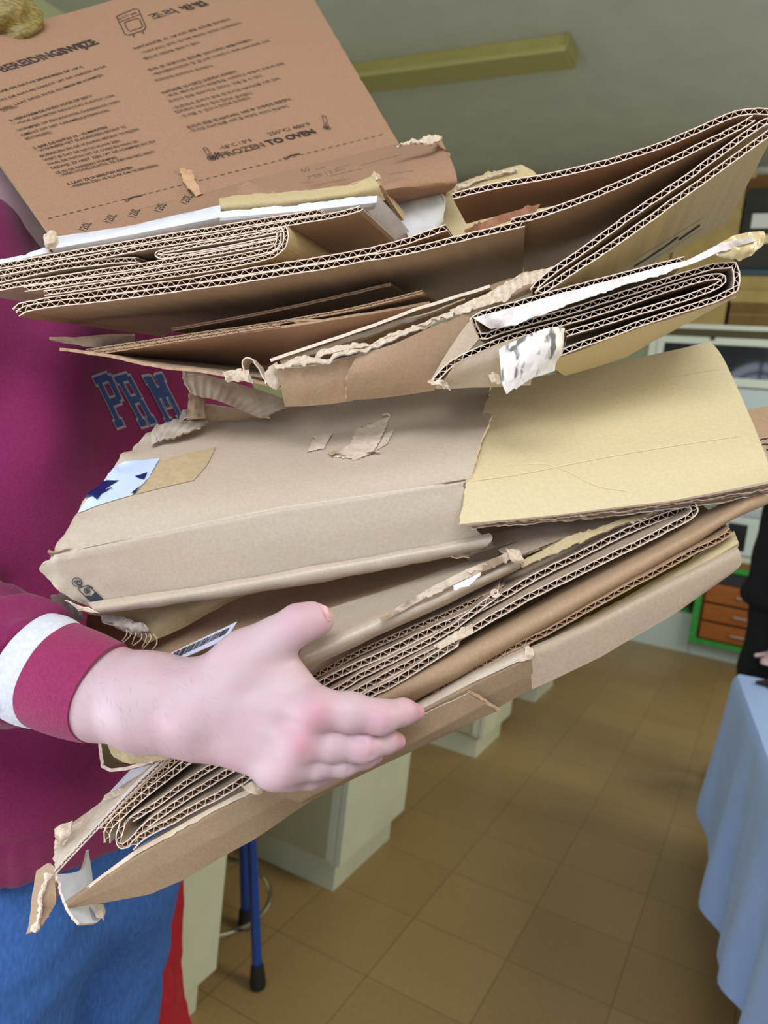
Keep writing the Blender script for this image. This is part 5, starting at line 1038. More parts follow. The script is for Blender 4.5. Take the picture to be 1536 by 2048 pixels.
# ================================================================== PEOPLE (surfaces grown from distance fields)
class Field:
    def __init__(s, lo, hi, h):
        s.h = h; s.lo = np.asarray(lo, float); n = np.ceil((np.asarray(hi) - s.lo) / h).astype(int) + 1
        s.n = n; s.ax = [s.lo[k] + h * np.arange(n[k]) for k in range(3)]
        s.D = np.full(tuple(n), 1.0, np.float32)
    def block(s, lo, hi):
        i0 = np.clip(np.floor((lo - s.lo) / s.h).astype(int), 0, s.n - 1); i1 = np.clip(np.ceil((hi - s.lo) / s.h).astype(int) + 1, 1, s.n)
        sl = tuple(slice(a, b) for a, b in zip(i0, i1))
        g = np.meshgrid(*[s.ax[k][sl[k]] for k in range(3)], indexing='ij'); return sl, g
    @staticmethod
    def smin(a, b, k):
        if k <= 0: return np.minimum(a, b)
        h = np.clip(.5 + .5 * (b - a) / k, 0, 1); return b * (1 - h) + a * h - k * h * (1 - h)
    def put(s, fn, lo, hi, k, D=None):
        D = s.D if D is None else D
        sl, g = s.block(np.asarray(lo) - k - 3 * s.h, np.asarray(hi) + k + 3 * s.h)
        if min(q.stop - q.start for q in sl) <= 0: return
        D[sl] = s.smin(D[sl], fn(*g).astype(np.float32), k)
    def cone(s, a, b, ra, rb, k=.008, D=None, flat=None):
        a, b = np.asarray(a, float), np.asarray(b, float); ab = b - a; L = ab @ ab + 1e-12
        def fn(x, y, z):
            t = np.clip(((x - a[0]) * ab[0] + (y - a[1]) * ab[1] + (z - a[2]) * ab[2]) / L, 0, 1)
            return np.sqrt((x - a[0] - t * ab[0]) ** 2 + (y - a[1] - t * ab[1]) ** 2 + (z - a[2] - t * ab[2]) ** 2) - (ra + t * (rb - ra))
        r = max(ra, rb); s.put(fn, np.minimum(a, b) - r, np.maximum(a, b) + r, k, D)
    def chain(s, pts, rs, k=.006, D=None):
        for i in range(len(pts) - 1): s.cone(pts[i], pts[i + 1], rs[i], rs[i + 1], k, D)
    def ell(s, c, r, k=.01, axes=None, D=None, cut=False):
        c = np.asarray(c, float); r = np.asarray(r, float); A = np.eye(3) if axes is None else np.asarray(axes)
        def fn(x, y, z):
            q = [((x - c[0]) * A[i][0] + (y - c[1]) * A[i][1] + (z - c[2]) * A[i][2]) / r[i] for i in range(3)]
            m = np.sqrt(q[0] ** 2 + q[1] ** 2 + q[2] ** 2); return (m - 1) * r.min()
        R_ = r.max()
        if not cut: s.put(fn, c - R_, c + R_, k, D)
        else:
            sl, g = s.block(c - R_ - k, c + R_ + k); s.D[sl] = -s.smin(-s.D[sl], fn(*g).astype(np.float32), k)
    def mesh(s):
        """surface nets"""
        D = s.D; n = D.shape; neg = D < 0
        cnt = np.zeros(tuple(q - 1 for q in n), np.int8); acc = np.zeros(cnt.shape + (3,), np.float32); ne = np.zeros(cnt.shape, np.int16)
        offs = [(i, j, k) for i in (0, 1) for j in (0, 1) for k in (0, 1)]
        view = lambda o: tuple(slice(o[q], n[q] - 1 + o[q]) for q in range(3))
        for o in offs: cnt += neg[view(o)]
        mix = (cnt > 0) & (cnt < 8); I = np.argwhere(mix); idx = -np.ones(cnt.shape, np.int64); idx[mix] = np.arange(len(I))
        vals = {o: D[I[:, 0] + o[0], I[:, 1] + o[1], I[:, 2] + o[2]] for o in offs}
        P = np.zeros((len(I), 3)); C = np.zeros(len(I))
        for o in offs:
            for ax in range(3):
                if o[ax]: continue
                o2 = tuple(1 if q == ax else o[q] for q in range(3)); a, b = vals[o], vals[o2]; m = (a < 0) != (b < 0)
                t = np.where(m, a / np.where(m, a - b, 1), 0)
                p = np.array(o, float)[None] + np.zeros((len(I), 3)); p[:, ax] += t
                P[m] += p[m]; C[m] += 1
        v = s.lo + (I + P / C[:, None]) * s.h
        F_ = []
        for ax in range(3):
            a1, a2 = (ax + 1) % 3, (ax + 2) % 3
            sl0 = [slice(None)] * 3; sl1 = [slice(None)] * 3; sl0[ax] = slice(0, -1); sl1[ax] = slice(1, None)
            A, B = neg[tuple(sl0)], neg[tuple(sl1)]; E = np.argwhere(A != B)
            ok = (E[:, a1] > 0) & (E[:, a2] > 0) & (E[:, a1] < n[a1] - 1) & (E[:, a2] < n[a2] - 1); E = E[ok]
            def cell(d1, d2):
                q = E.copy(); q[:, a1] -= d1; q[:, a2] -= d2; return idx[q[:, 0], q[:, 1], q[:, 2]]
            q = np.stack([cell(0, 0), cell(1, 0), cell(1, 1), cell(0, 1)], 1)
            inside = A[E[:, 0], E[:, 1], E[:, 2]]
            q[~inside] = q[~inside][:, ::-1]
            F_.append(q[(q >= 0).all(1)])
        return v, np.concatenate(F_)

def relax(v, f, it=4, lam=.5):
    """even out a mesh: smooth and push back (keeps volume)"""
    E = np.concatenate([f[:, [0, 1]], f[:, [1, 2]], f[:, [2, 3]], f[:, [3, 0]]]); n = len(v)
    for k in range(it * 2):
        A = np.zeros((n, 3)); C = np.zeros(n)
        for c in range(3): A[:, c] = np.bincount(E[:, 0], v[E[:, 1], c], n) + np.bincount(E[:, 1], v[E[:, 0], c], n)
        C = np.bincount(E[:, 0], minlength=n) + np.bincount(E[:, 1], minlength=n)
        v = v + (lam if k % 2 == 0 else -lam * 1.04) * (A / C[:, None] - v)
    return v

def vnormals(v, f):
    a = np.cross(v[f[:, 2]] - v[f[:, 0]], v[f[:, 3]] - v[f[:, 1]]); n = np.zeros_like(v)
    for k in range(4):
        for c in range(3): n[:, c] += np.bincount(f[:, k], a[:, c], len(v))
    return n / (np.linalg.norm(n, axis=1)[:, None] + 1e-12)

def skin_material(name, base, red):
    m = bpy.data.materials.new(name); m.use_nodes = True; nt = m.node_tree; b = nt.nodes['Principled BSDF']
    b.inputs['Roughness'].default_value = .48; b.inputs['Specular IOR Level'].default_value = .35
    b.inputs['Subsurface Weight'].default_value = .12; b.inputs['Subsurface Radius'].default_value = (.012, .005, .003); b.inputs['Subsurface Scale'].default_value = .4
    at = nt.nodes.new('ShaderNodeAttribute'); at.attribute_name = 'redness'
    tc = nt.nodes.new('ShaderNodeTexCoord')
    n = nt.nodes.new('ShaderNodeTexNoise'); n.inputs['Scale'].default_value = 55; n.inputs['Detail'].default_value = 5
    nt.links.new(tc.outputs['Object'], n.inputs['Vector'])
    ad = nt.nodes.new('ShaderNodeMath'); ad.operation = 'MULTIPLY_ADD'; ad.inputs[1].default_value = .5; ad.inputs[2].default_value = -.17
    nt.links.new(n.outputs['Fac'], ad.inputs[0])
    a2 = nt.nodes.new('ShaderNodeMath'); a2.operation = 'ADD'; a2.use_clamp = True
    nt.links.new(ad.outputs[0], a2.inputs[0]); nt.links.new(at.outputs['Fac'], a2.inputs[1])
    mx = nt.nodes.new('ShaderNodeMix'); mx.data_type = 'RGBA'; mx.inputs[6].default_value = lin(base); mx.inputs[7].default_value = lin(red)
    nt.links.new(a2.outputs[0], mx.inputs[0]); nt.links.new(mx.outputs[2], b.inputs['Base Color'])
    n2 = nt.nodes.new('ShaderNodeTexVoronoi'); n2.inputs['Scale'].default_value = 900
    nt.links.new(tc.outputs['Object'], n2.inputs['Vector'])
    bp = nt.nodes.new('ShaderNodeBump'); bp.inputs['Strength'].default_value = .10; bp.inputs['Distance'].default_value = .0006
    nt.links.new(n2.outputs['Distance'], bp.inputs['Height']); nt.links.new(bp.outputs[0], b.inputs['Normal'])
    return m
SKIN = skin_material('skin', (200, 176, 184), (202, 124, 144))

MAN = np.array([-.675, .54]); FC = np.array([.9995, -.03]); RT = np.array([-.03, -.9995])
def body_pt(a, b, z): return np.array([*(MAN + FC * a + RT * b), z])
WR = W(418, 1418, .487); CUFF_A, CUFF_B = W(62, 1332, .519), W(196, 1380, .504)
ELB = W(-235, 1245, .600); SH_R = body_pt(-.05, .195, 1.50); SH_L = body_pt(-.05, -.195, 1.50)
ELB_L = body_pt(.16, -.21, 1.22); WR_L = W(640, 1270, .80); 

def hand_field():
    lo = np.minimum(W(120, 1560, .60), W(900, 1180, .42)); 
    c = np.array([W(u, v, d) for u in (120, 900) for v in (1170, 1620) for d in (.43, .58)])
    fld = Field(c.min(0), c.max(0), .0012)
    far = lambda: np.full(tuple(fld.n), 1.0, np.float32)
    # forearm and palm
    fld.chain([W(110, 1350, .516), W(200, 1384, .508), W(300, 1402, .497), W(400, 1416, .489)], [.0300, .0305, .0290, .0262], .01)
    fld.chain([W(290, 1396, .498), W(400, 1390, .490), W(450, 1382, .486)], [.026, .0195, .0190], .012)
    fld.chain([W(290, 1425, .498), W(400, 1450, .490), W(470, 1472, .486)], [.024, .020, .0175], .012)
    for mcp, r0, r1, st in (((636, 1420, .4665), .0185, .0125, (440, 1392, .486)), ((604, 1486, .4675), .0185, .0118, (440, 1420, .486)), ((580, 1530, .4705), .017, .0108, (445, 1445, .486)), ((548, 1540, .4765), .0140, .0096, (450, 1462, .487))):
        fld.cone(W(*st), W(*mcp), r0, r1, .012)
    fld.cone(W(560, 1400, .478), W(575, 1500, .480), .013, .013, .014)      # dorsum fill
    fld.cone(W(470, 1400, .484), W(560, 1450, .481), .020, .016, .014)
    # thumb base and web
    fld.chain([W(440, 1385, .487), W(492, 1322, .484), W(538, 1290, .482)], [.021, .0175, .0150], .014)
    fld.chain([W(500, 1345, .486), W(560, 1360, .484), W(610, 1398, .478)], [.018, .0140, .0120], .012)
    palm = fld.D
    fingers = [
        ([W(628, 1418, .4665), W(700, 1424, .464), W(762, 1434, .4655), W(806, 1424, .4735), W(832, 1424, .4805)], [.0124, .0116, .0101, .0078, .0056]),
        ([W(596, 1484, .468), W(662, 1488, .4665), W(728, 1492, .4685), W(772, 1482, .476), W(794, 1482, .4825)], [.0116, .0104, .0095, .0074, .0056]),
        ([W(575, 1528, .471), W(632, 1526, .4705), W(686, 1524, .474), W(728, 1514, .481), W(750, 1511, .486)], [.0106, .0096, .0086, .0068, .0054]),
        ([W(548, 1541, .477), W(588, 1549, .476), W(622, 1552, .480), W(646, 1547, .4865), W(660, 1546, .490)], [.0096, .0088, .0076, .0062, .0052]),
        ([W(520, 1304, .482), W(562, 1272, .480), W(598, 1248, .4795), W(626, 1240, .482), W(642, 1240, .4845)], [.0148, .0132, .0124, .0106, .0086])]
    outs = []
    for pts, rs in fingers:
        Dk = far(); fld.chain(pts, rs, .005, Dk)
        outs.append(fld.smin(palm, Dk, .0055))
    D = outs[0]
    for q in outs[1:]: D = np.minimum(D, q)
    fld.D = D
    # knuckle heads and tendons on the back of the hand
    for c, r in (((630, 1424, .4592), .0078), ((598, 1488, .4606), .0076), ((574, 1530, .4655), .0066), ((546, 1546, .4715), .006)): fld.ell(W(*c), (r, r, r), .013)
    for a, b in (((470, 1402, .4685), (628, 1424, .4550)), ((470, 1428, .4685), (598, 1488, .4565)), ((475, 1450, .4695), (574, 1530, .4610))): fld.cone(W(*a), W(*b), .0030, .0024, .008)
    fld.ell(W(372, 1440, .4720), (.010, .009, .009), .014)      # wrist bone
    # creases across the middle finger joints
    for (u, v, d), (du, dv), r in (((760, 1436, .4655), (4, 26), .0096), ((727, 1494, .4685), (8, 24), .0092), ((686, 1526, .474), (8, 20), .0084)):
        for o in (-9, 0, 9):
            a = W(u + o - du, v + dv * -.8, d - r * .92); b = W(u + o + du, v + dv * .8, d - r * .92)
            ab = b - a; L = ab @ ab; sl, g = fld.block(np.minimum(a, b) - .004, np.maximum(a, b) + .004)
            t = np.clip(sum((g[q] - a[q]) * ab[q] for q in range(3)) / L, 0, 1); dist = np.sqrt(sum((g[q] - a[q] - t * ab[q]) ** 2 for q in range(3)))
            fld.D[sl] += (.0009 * np.exp(-(dist / .0011) ** 2)).astype(np.float32)
    return fld

def body_mesh():
    h = .011
    fld = Field((-1.25, -.05, -.02), (.05, 1.25, 2.02), h)
    k = .03
    prof = [(.97, 0, .10, .145), (1.05, 0, .10, .145), (1.25, -.01, .105, .16), (1.42, -.03, .11, .175), (1.52, -.055, .085, .14)]
    for (z0, a0, x0, y0), (z1, a1, x1, y1) in zip(prof[:-1], prof[1:]):
        for s_ in (-1, 1): fld.cone(body_pt(a0, s_ * (y0 - x0), z0), body_pt(a1, s_ * (y1 - x1), z1), x0, x1, k)
    # legs
    for s_, a in ((1, .05), (-1, .0)):
        fld.chain([body_pt(a * .4, s_ * .085, .90), body_pt(a, s_ * .09, .50), body_pt(a - .03, s_ * .09, .10)], [.070, .050, .040], .015)
        fld.chain([body_pt(a - .05, s_ * .09, .045), body_pt(a + .15, s_ * .105, .03)], [.04, .032], .02)
    # arms
    fld.chain([SH_R, ELB, CUFF_A, W(140, 1360, .511)], [.052, .038, .027, .027], .02)
    fld.chain([body_pt(-.05, .08, 1.53), SH_R], [.06, .055], .03)
    fld.chain([SH_L, ELB_L, WR_L], [.058, .044, .028], .02); fld.chain([body_pt(-.05, -.08, 1.53), SH_L], [.06, .055], .03)
    # left hand, palm up under the far side of the pile
    hx = unit(V(1, .0, -.25)); 
    fld.chain([WR_L, WR_L + hx * .05, WR_L + hx * .095], [.026, .030, .028], .02)
    for i in range(4): 
        b = WR_L + hx * .10 + np.array([0, 0, 1.0]) * (.03 - .02 * i); fld.chain([b, b + hx * .045, b + hx * .075 + V(0, 0, -.015)], [.0105, .0095, .008], .004)
    b = WR_L + np.array([0, 0, .025]); fld.chain([b, b + hx * .03 + np.array([0, 0, .03]), b + hx * .06 + np.array([0, 0, .045])], [.016, .013, .010], .012)
    # neck and head
    HC = W(-80, 215, .88); NB = W(-6, 470, .80); fz = np.array([0, 0, 1.0]); fh = np.array([*FC, 0.0]); rh = np.array([*RT, 0.0])
    fld.chain([NB - fz * .05, NB, HC - fz * .07 - fh * .02], [.085, .062, .056], .03)
    for s_ in (-1, 1): fld.cone(NB - fz * .005 + rh * s_ * .03, NB + rh * s_ * .13 - fz * .06 - fh * .02, .04, .045, .04)
    fld.ell(HC + fz * .02 - fh * .01, (.098, .078, .105), .02, [fh, rh, fz])
    fld.ell(HC - fz * .055 + fh * .03, (.068, .060, .072), .025, [fh, rh, fz])
    fld.ell(HC - fz * .103 + fh * .072, (.022, .026, .020), .02)             # chin
    fld.cone(HC + fz * .022 + fh * .088, HC - fz * .022 + fh * .108, .010, .0135, .010)   # nose
    for s_ in (-1, 1):
        fld.ell(HC + fz * .01 + fh * .102 + rh * s_ * .033, (.014, .016, .012), .010, None, None, True)    # eye sockets
        fld.ell(HC + fz * .01 + fh * .084 + rh * s_ * .032, (.0125, .0125, .0125), .004)                  # eyeballs
        fld.ell(HC - fz * .01 - fh * .005 + rh * s_ * .082, (.018, .009, .031), .006, [fh, rh, fz])        # ears
    fld.ell(HC - fz * .057 + fh * .098, (.010, .026, .006), .006, [fh, rh, fz]); fld.ell(HC - fz * .068 + fh * .096, (.010, .022, .007), .006, [fh, rh, fz])
    return fld, HC, fh, rh, fz

def garment(lo, hi, h, build, noise_amp=.0, freq=14, folds=None, seed=0, it=3):
    fld = Field(lo, hi, h); build(fld); v, f = fld.mesh(); v = relax(v, f, it)
    n = vnormals(v, f)
    if noise_amp or folds:
        d = np.array([noise_amp * (nz(p, freq, seed) + .5 * nz(p, freq * 2.3, seed + 1)) for p in v])
        if folds: d = d + folds(v)
        v = v + n * d[:, None]
    return v, f

def person():
    root = thing('person', body_pt(0, 0, 0), 'person in maroon sweatshirt and blue jeans hugging the pile of cardboard', 'person')
    hf = hand_field(); hv, hq = hf.mesh(); hv = relax(hv, hq, 3)
    bf, HC, fh, rh, fz = body_mesh(); bv, bq = bf.mesh(); bv = relax(bv, bq, 3)
    # the coarse forearm stops inside the cuff where the fine hand takes over
    ax = unit(CUFF_B - CUFF_A)
    n0 = len(bv); V_ = np.concatenate([bv, hv]); Q = np.concatenate([bq, hq + n0])
    red = np.zeros(len(V_))
    for p, r, s in (((634, 1424, .452), .0100, .48), ((600, 1488, .453), .0090, .48), ((760, 1436, .457), .010, .30), ((832, 1424, .478), .012, .55), ((727, 1494, .46), .010, .22), ((796, 1482, .48), .010, .45), ((580, 1530, .462), .010, .15), ((750, 1512, .484), .010, .4), ((640, 1238, .48), .012, .25), ((600, 1225, .47), .014, .12), ((420, 1520, .49), .03, .22), ((664, 1550, .488), .01, .4)):
        d = np.linalg.norm(V_ - W(*p), axis=1); red += s * np.exp(-(d / r) ** 2)
    body = obj('body', V_, Q, SKIN, root, None, True)
    at = body.data.attributes.new('redness', 'FLOAT', 'POINT'); at.data.foreach_set('value', np.clip(red, 0, 1).astype(np.float32))
    NAIL = mat('nail', (226, 178, 176), None, rough=.25, spec=.5)
    patch(body, [[(638, 1208, .4795), (652, 1213, .4765), (660, 1222, .4795)], [(646, 1224, .4760), (657, 1226, .4740), (663, 1232, .4780)], [(650, 1240, .4770), (658, 1242, .4760), (662, 1244, .479)]], [NAIL, NAIL, NAIL], t=.0006, nu=10, nv=12, name='thumb_nail')
    patch(body, [[(828, 1425, .4738), (836, 1420, .4755), (842, 1418, .479)], [(830, 1436, .4750), (838, 1433, .4765), (843, 1428, .4795)]], [NAIL, NAIL, NAIL], t=.0005, nu=8, nv=6, name='finger_nail')
    patch(body, [[(786, 1484, .4785), (794, 1478, .479), (802, 1474, .482)], [(784, 1495, .4795), (794, 1492, .4795), (802, 1484, .483)]], [NAIL, NAIL, NAIL], t=.0005, nu=8, nv=6, name='finger_nail')
    # fine hairs of the forearm
    nn = vnormals(hv, hq); rng = np.random.RandomState(2)
    M_ = np.linalg.norm(hv - W(290, 1400, .48), axis=1)
    cand = np.where((M_ < .058) & ((hv - CUFF_B) @ ax > .004) & (nn @ unit(EYE - WR) > -.5))[0]; cand = rng.choice(cand, min(230, len(cand)), False)
    hm = MB(); side = V(0, 1, 0)
    for i in cand:
        p = hv[i]; n = nn[i]; L = .004 + .0045 * rng.rand(); t = unit(unit(WR - CUFF_A) * .9 + side * rng.uniform(.1, 1.1) + .35 * rng.randn(3)); t = unit(t - n * (t @ n))
        q = [p, p + t * L * .5 + n * L * .22, p + t * L + n * L * .22]
        hm.tube(q, [.00004, .000036, .000015], n=3)
    ah = hm.build('arm_hair', mat('arm_hair_brown', (134, 104, 86), None, rough=.6), body); ah['kind'] = 'stuff'
    # head hair
    def hair(fl):
        fl.ell(HC + fz * .035 - fh * .022, (.106, .088, .106), .01, [fh, rh, fz])
        fl.cone(HC + fz * .085 + fh * .075, HC + fz * .115 - fh * .03, .036, .045, .02); fl.cone(HC + fz * .095 + fh * .07 + rh * .03, HC + fz * .075 + fh * .10, .03, .022, .02)
        fl.ell(HC - fz * .03 + fh * .06, (.09, .095, .085), .01, [fh, rh, fz], None, True)
    hv2, hq2 = garment(HC - .17, HC + .19, .005, hair, .004, 45, lambda v: np.array([.004 * math.sin(260 * (p @ unit(rh + .4 * fz)) + 6 * nz(p, 20)) for p in v]), 5, 1)
    sm = MB(); rg = np.random.RandomState(12); hc = HC + fz * .035 - fh * .022
    for k in range(520):
        an = rg.uniform(-2.2, 2.2); y = rg.uniform(-1, 1); pts = []
        ln = rg.uniform(.5, .95); st_ = rg.uniform(-.6, .9)
        for q in np.linspace(0, 1, 7):
            th = st_ + ln * q; w = y * .8 + .25 * q * rg.uniform(.4, 1)
            d = fh * math.sin(th) * math.cos(w) + fz * math.cos(th) * math.cos(w) + rh * math.sin(w)
            pts.append(hc + (fh * (d @ fh) * .112 + rh * (d @ rh) * .094 + fz * (d @ fz) * .114) * (1 + .05 * math.sin(3 * q + k) + .03 * rg.rand()))
        sm.tube(pts, [.0013] * 5 + [.0009, .0003], n=4)
    n0_ = len(hv2); hv2 = np.concatenate([hv2, np.array(sm.v)]); hq2 = [tuple(q) for q in hq2] + [tuple(i + n0_ for i in q) for q in sm.f]
    obj('hair', hv2, hq2, mat('dark_blond_hair', (156, 138, 82), (104, 90, 52), 160, .45, .3, 300, stretch=(1, 1, 3)), root, None, True)

    # ---- sweatshirt
    MAROON = mat('maroon_fleece', (140, 46, 96), (130, 40, 88), 500, .95, .35, 900, sheen=.15, spec=.15)
    def torso(fl):
        prof = [(.985, .005, .128, .175), (1.06, .008, .140, .190), (1.20, 0, .138, .192), (1.36, -.018, .140, .205), (1.46, -.04, .128, .205), (1.545, -.06, .085, .17)]
        for (z0, a0, x0, y0), (z1, a1, x1, y1) in zip(prof[:-1], prof[1:]):
            for s_ in (-1, 1): fl.cone(body_pt(a0, s_ * (y0 - x0), z0), body_pt(a1, s_ * (y1 - x1), z1), x0, x1, .04)
        fl.chain([body_pt(-.06, .09, 1.53), SH_R], [.075, .078], .05); fl.chain([body_pt(-.06, -.09, 1.53), SH_L], [.075, .078], .05)
        fl.chain([SH_R, ELB], [.080, .066], .04); fl.chain([ELB, W(76, 1338, .5175)], [.066, .0415], .03)
        fl.chain([SH_L, ELB_L, WR_L - hx_ * .03], [.078, .062, .042], .03)
        el_ = unit(CUFF_B - CUFF_A); c0_ = W(70, 1336, .5180); sl, g = fl.block(c0_ - .09, c0_ + .14)
        dd = sum((g[q] - c0_[q]) * el_[q] for q in range(3)); rr = np.sqrt(np.maximum(sum((g[q] - c0_[q]) ** 2 for q in range(3)) - dd ** 2, 0))
        fl.D[sl] = np.where((rr < .062), np.maximum(fl.D[sl], dd), fl.D[sl]).astype(np.float32)
        # straight hem
        sl, g = fl.block(np.array([-2, -2, .5]), np.array([2, 2, 3])); fl.D[sl] = np.maximum(fl.D[sl], (.992 - g[2]).astype(np.float32))
        # neck opening
        sl, g = fl.block(np.array([-2, -2, 1.4]), np.array([2, 2, 2.0]))
        nb = W(10, 475, .80); d = (g[2] - nb[2]) * 1.0 - .10 * (((g[0] - MAN[0]) * FC[0] + (g[1] - MAN[1]) * FC[1]) * -1.0); fl.D[sl] = np.maximum(fl.D[sl], d.astype(np.float32) - .012)
        # room inside for neck at the top
    hx_ = unit(V(1, .0, -.25))
    def folds(v):
        o = np.zeros(len(v)); 
        el = unit(CUFF_A - ELB)
        for i, p in enumerate(v):
            s = (p - W(50, 1328, .5205)) @ el; r = np.linalg.norm(p - (W(50, 1328, .5205) + el * s))
            if r < .085 and -.22 < s < .03: o[i] += .0040 * math.sin(s * 230 + 9 * nz(p, 11, 3)) * min(1, (s + .22) / .06)
            o[i] -= .0035 * math.exp(-((p[2] - 1.046) / .004) ** 2) - (.0012 * math.sin(math.atan2(p[1] - MAN[1], p[0] - MAN[0]) * 150) if p[2] < 1.044 else 0)
            q = (p[0] - MAN[0]) * FC[0] + (p[1] - MAN[1]) * FC[1]; b = (p[0] - MAN[0]) * RT[0] + (p[1] - MAN[1]) * RT[1]
            if r > .085: o[i] += .009 * math.sin(b * 46 + p[2] * 9 + 4 * nz(p, 5, 7)) * max(0, min(1, (p[2] - 1.05) / .2)) * .8 + .004 * math.sin(p[2] * 60 + 5 * nz(p, 6, 2)) * max(0, 1 - abs(p[2] - 1.1) / .12)
        return o
    sv, sq = garment((-1.2, -.05, .93), (.05, 1.25, 1.70), .0075, torso, .0035, 10, folds, 3, 3)
    shirt = obj('sweatshirt', sv, sq, MAROON, root, None, True)
    from mathutils.bvhtree import BVHTree
    bvh = BVHTree.FromPolygons([tuple(p) for p in sv], [tuple(int(i) for i in q) for q in sq])
    def hit(u, v):
        d = Vector(unit(W(u, v, 1.0) - EYE)); r = bvh.ray_cast(Vector(EYE), d); return np.array(r[0]) if r[0] is not None else None
    # hem rib
    hm = MB(); n = 64; prof = [(.985, .130, .176), (1.0, .136, .182), (1.03, .138, .185), (1.048, .140, .188)]
    # collar ribbing
    # cuff: white stripe and maroon rib
    def tube_part(a, b, r0, r1, name, m, wall=.0022, flare=0.0, squash=.94, n=56, steps=10, parent=shirt, bulge=.0):
        ax = unit(b - a); up = unit(np.cross(ax, np.cross(V(0, -1, 0), ax))); sd = np.cross(ax, up); V2 = []; F2 = []; ring_n = []
        seq = [(t, 0) for t in np.linspace(0, 1, steps)] + [(t, -wall) for t in np.linspace(1, 0, steps)]
        for t, off in seq:
            for k in range(n):
                an = 2 * math.pi * k / n; r = r0 + (r1 - r0) * t + off + bulge * math.sin(math.pi * t)
                p = a + (b - a) * t + up * math.cos(an) * r + sd * math.sin(an) * r * squash
                p = p + ax * .0025 * math.sin(an * 2 + 1) + (up * math.cos(an) + sd * math.sin(an)) * .0012 * nz(p, 40, 4); V2.append(p)
        S = len(seq)
        for i in range(S):
            for k in range(n): F2.append((i * n + k, i * n + (k + 1) % n, ((i + 1) % S) * n + (k + 1) % n, ((i + 1) % S) * n + k))
        return obj(name, V2, F2, m, parent, None, True, None, 60)
    c0, c1, c2 = W(66, 1334, .5185), W(110, 1350, .5140), W(208, 1384, .5035)
    tube_part(c0, c1, .0392, .0376, 'cuff_stripe', mat('white_cuff_knit', (222, 226, 238), (208, 214, 230), 300, .9, .3, 700), bulge=.001)
    tube_part(c1, c2, .0374, .0342, 'cuff', mat('maroon_cuff_knit', (152, 48, 96), (140, 42, 88), 420, .95, .4, 700, sheen=.15), bulge=.0012)
    # chest lettering wrapped on the fleece: bars with a pale outline
    NV = mat('navy_letter', (62, 82, 140), (54, 74, 130), 200, .8); OL = mat('letter_outline', (168, 164, 170), None, rough=.8)
    letters = {'P': [((0, 0), (.34, .13), 0), ((.08, 0), (.26, 1), 0), ((0, .87), (.34, 1), 0), ((.2, .86), (.62, 1), 0), ((.2, .40), (.62, .54), 0), ((.55, .46), (.74, .94), 0)],
               'R': [((0, 0), (.32, .13), 0), ((.08, 0), (.26, 1), 0), ((0, .87), (.6, 1), 0), ((.2, .44), (.6, .57), 0), ((.52, .5), (.70, .94), 0), ((.44, 0), (.74, .13), 0), ((.5, .05), (.68, .48), 0)],
               'M': [((0, 0), (.3, .13), 0), ((.06, 0), (.22, 1), 0), ((0, .87), (.28, 1), 0), ((.22, .55), (.36, .98), 0), ((.34, .35), (.52, .75), 0), ((.5, .55), (.64, .98), 0), ((.58, .87), (.86, 1), 0), ((.64, 0), (.80, 1), 0), ((.56, 0), (.86, .13), 0)]}
    def letter(ch, o_, ex, ey):
        O = np.array(o_, float); ex = np.array(ex, float); ey = np.array(ey, float)
        def layer(name, grow, off, m):
            mb = MB()
            for (x0, y0), (x1, y1), _ in letters[ch]:
                x0, y0, x1, y1 = x0 - grow, y0 - grow, x1 + grow, y1 + grow; nx, ny = max(2, int((x1 - x0) * 10)), max(2, int((y1 - y0) * 12)); P = []; ok = True
                for i in range(nx + 1):
                    for j in range(ny + 1):
                        uv = O + ex * (x0 + (x1 - x0) * i / nx) + ey * (y0 + (y1 - y0) * j / ny); p = hit(*uv)
                        if p is None: ok = False; break
                        P.append(p + unit(EYE - p) * off)
                if ok and P: mb.add(P, [(i * (ny + 1) + j, (i + 1) * (ny + 1) + j, (i + 1) * (ny + 1) + j + 1, i * (ny + 1) + j + 1) for i in range(nx) for j in range(ny)])
            if mb.v: return mb.build(name, m, shirt)
        layer('letter_outline', .045, .0012, OL); layer('chest_letter', 0, .0018, NV)
    letter('P', (234, 856), (44, -16), (-48, -100)); letter('R', (282, 854), (42, -12), (-54, -100)); letter('M', (336, 852), (44, -8), (-50, -98))

    # ---- jeans
    DEN = mat('blue_denim', (66, 112, 186), (50, 88, 156), 260, .9, .3, 600, stretch=(1, 1, .35), contrast=(.25, .75))
    def legs(fl):
        for s_ in (-1, 1): fl.cone(body_pt(.0, s_ * .055, .90), body_pt(0, s_ * .05, 1.01), .125, .118, .03)
        for s_, a in ((1, .05), (-1, .0)): fl.chain([body_pt(a * .5, s_ * .085, .88), body_pt(a, s_ * .09, .50), body_pt(a - .03, s_ * .09, .07)], [.108, .078, .066], .025)
        sl, g = fl.block(np.array([-2, -2, -1]), np.array([2, 2, 3])); fl.D[sl] = np.maximum(fl.D[sl], np.maximum(g[2] - 1.03, .055 - g[2]).astype(np.float32))
    jv, jq = garment((-.95, .25, .02), (-.40, .85, 1.10), .009, legs, .003, 12, lambda v: np.array([.0018 * math.sin(p[2] * 45 + 9 * nz(p, 6, 4)) for p in v]), 8, 2)
    je = obj('jeans', jv, jq, DEN, root, None, True)
    SHO = mat('white_sneaker', (206, 204, 200), None, rough=.6)
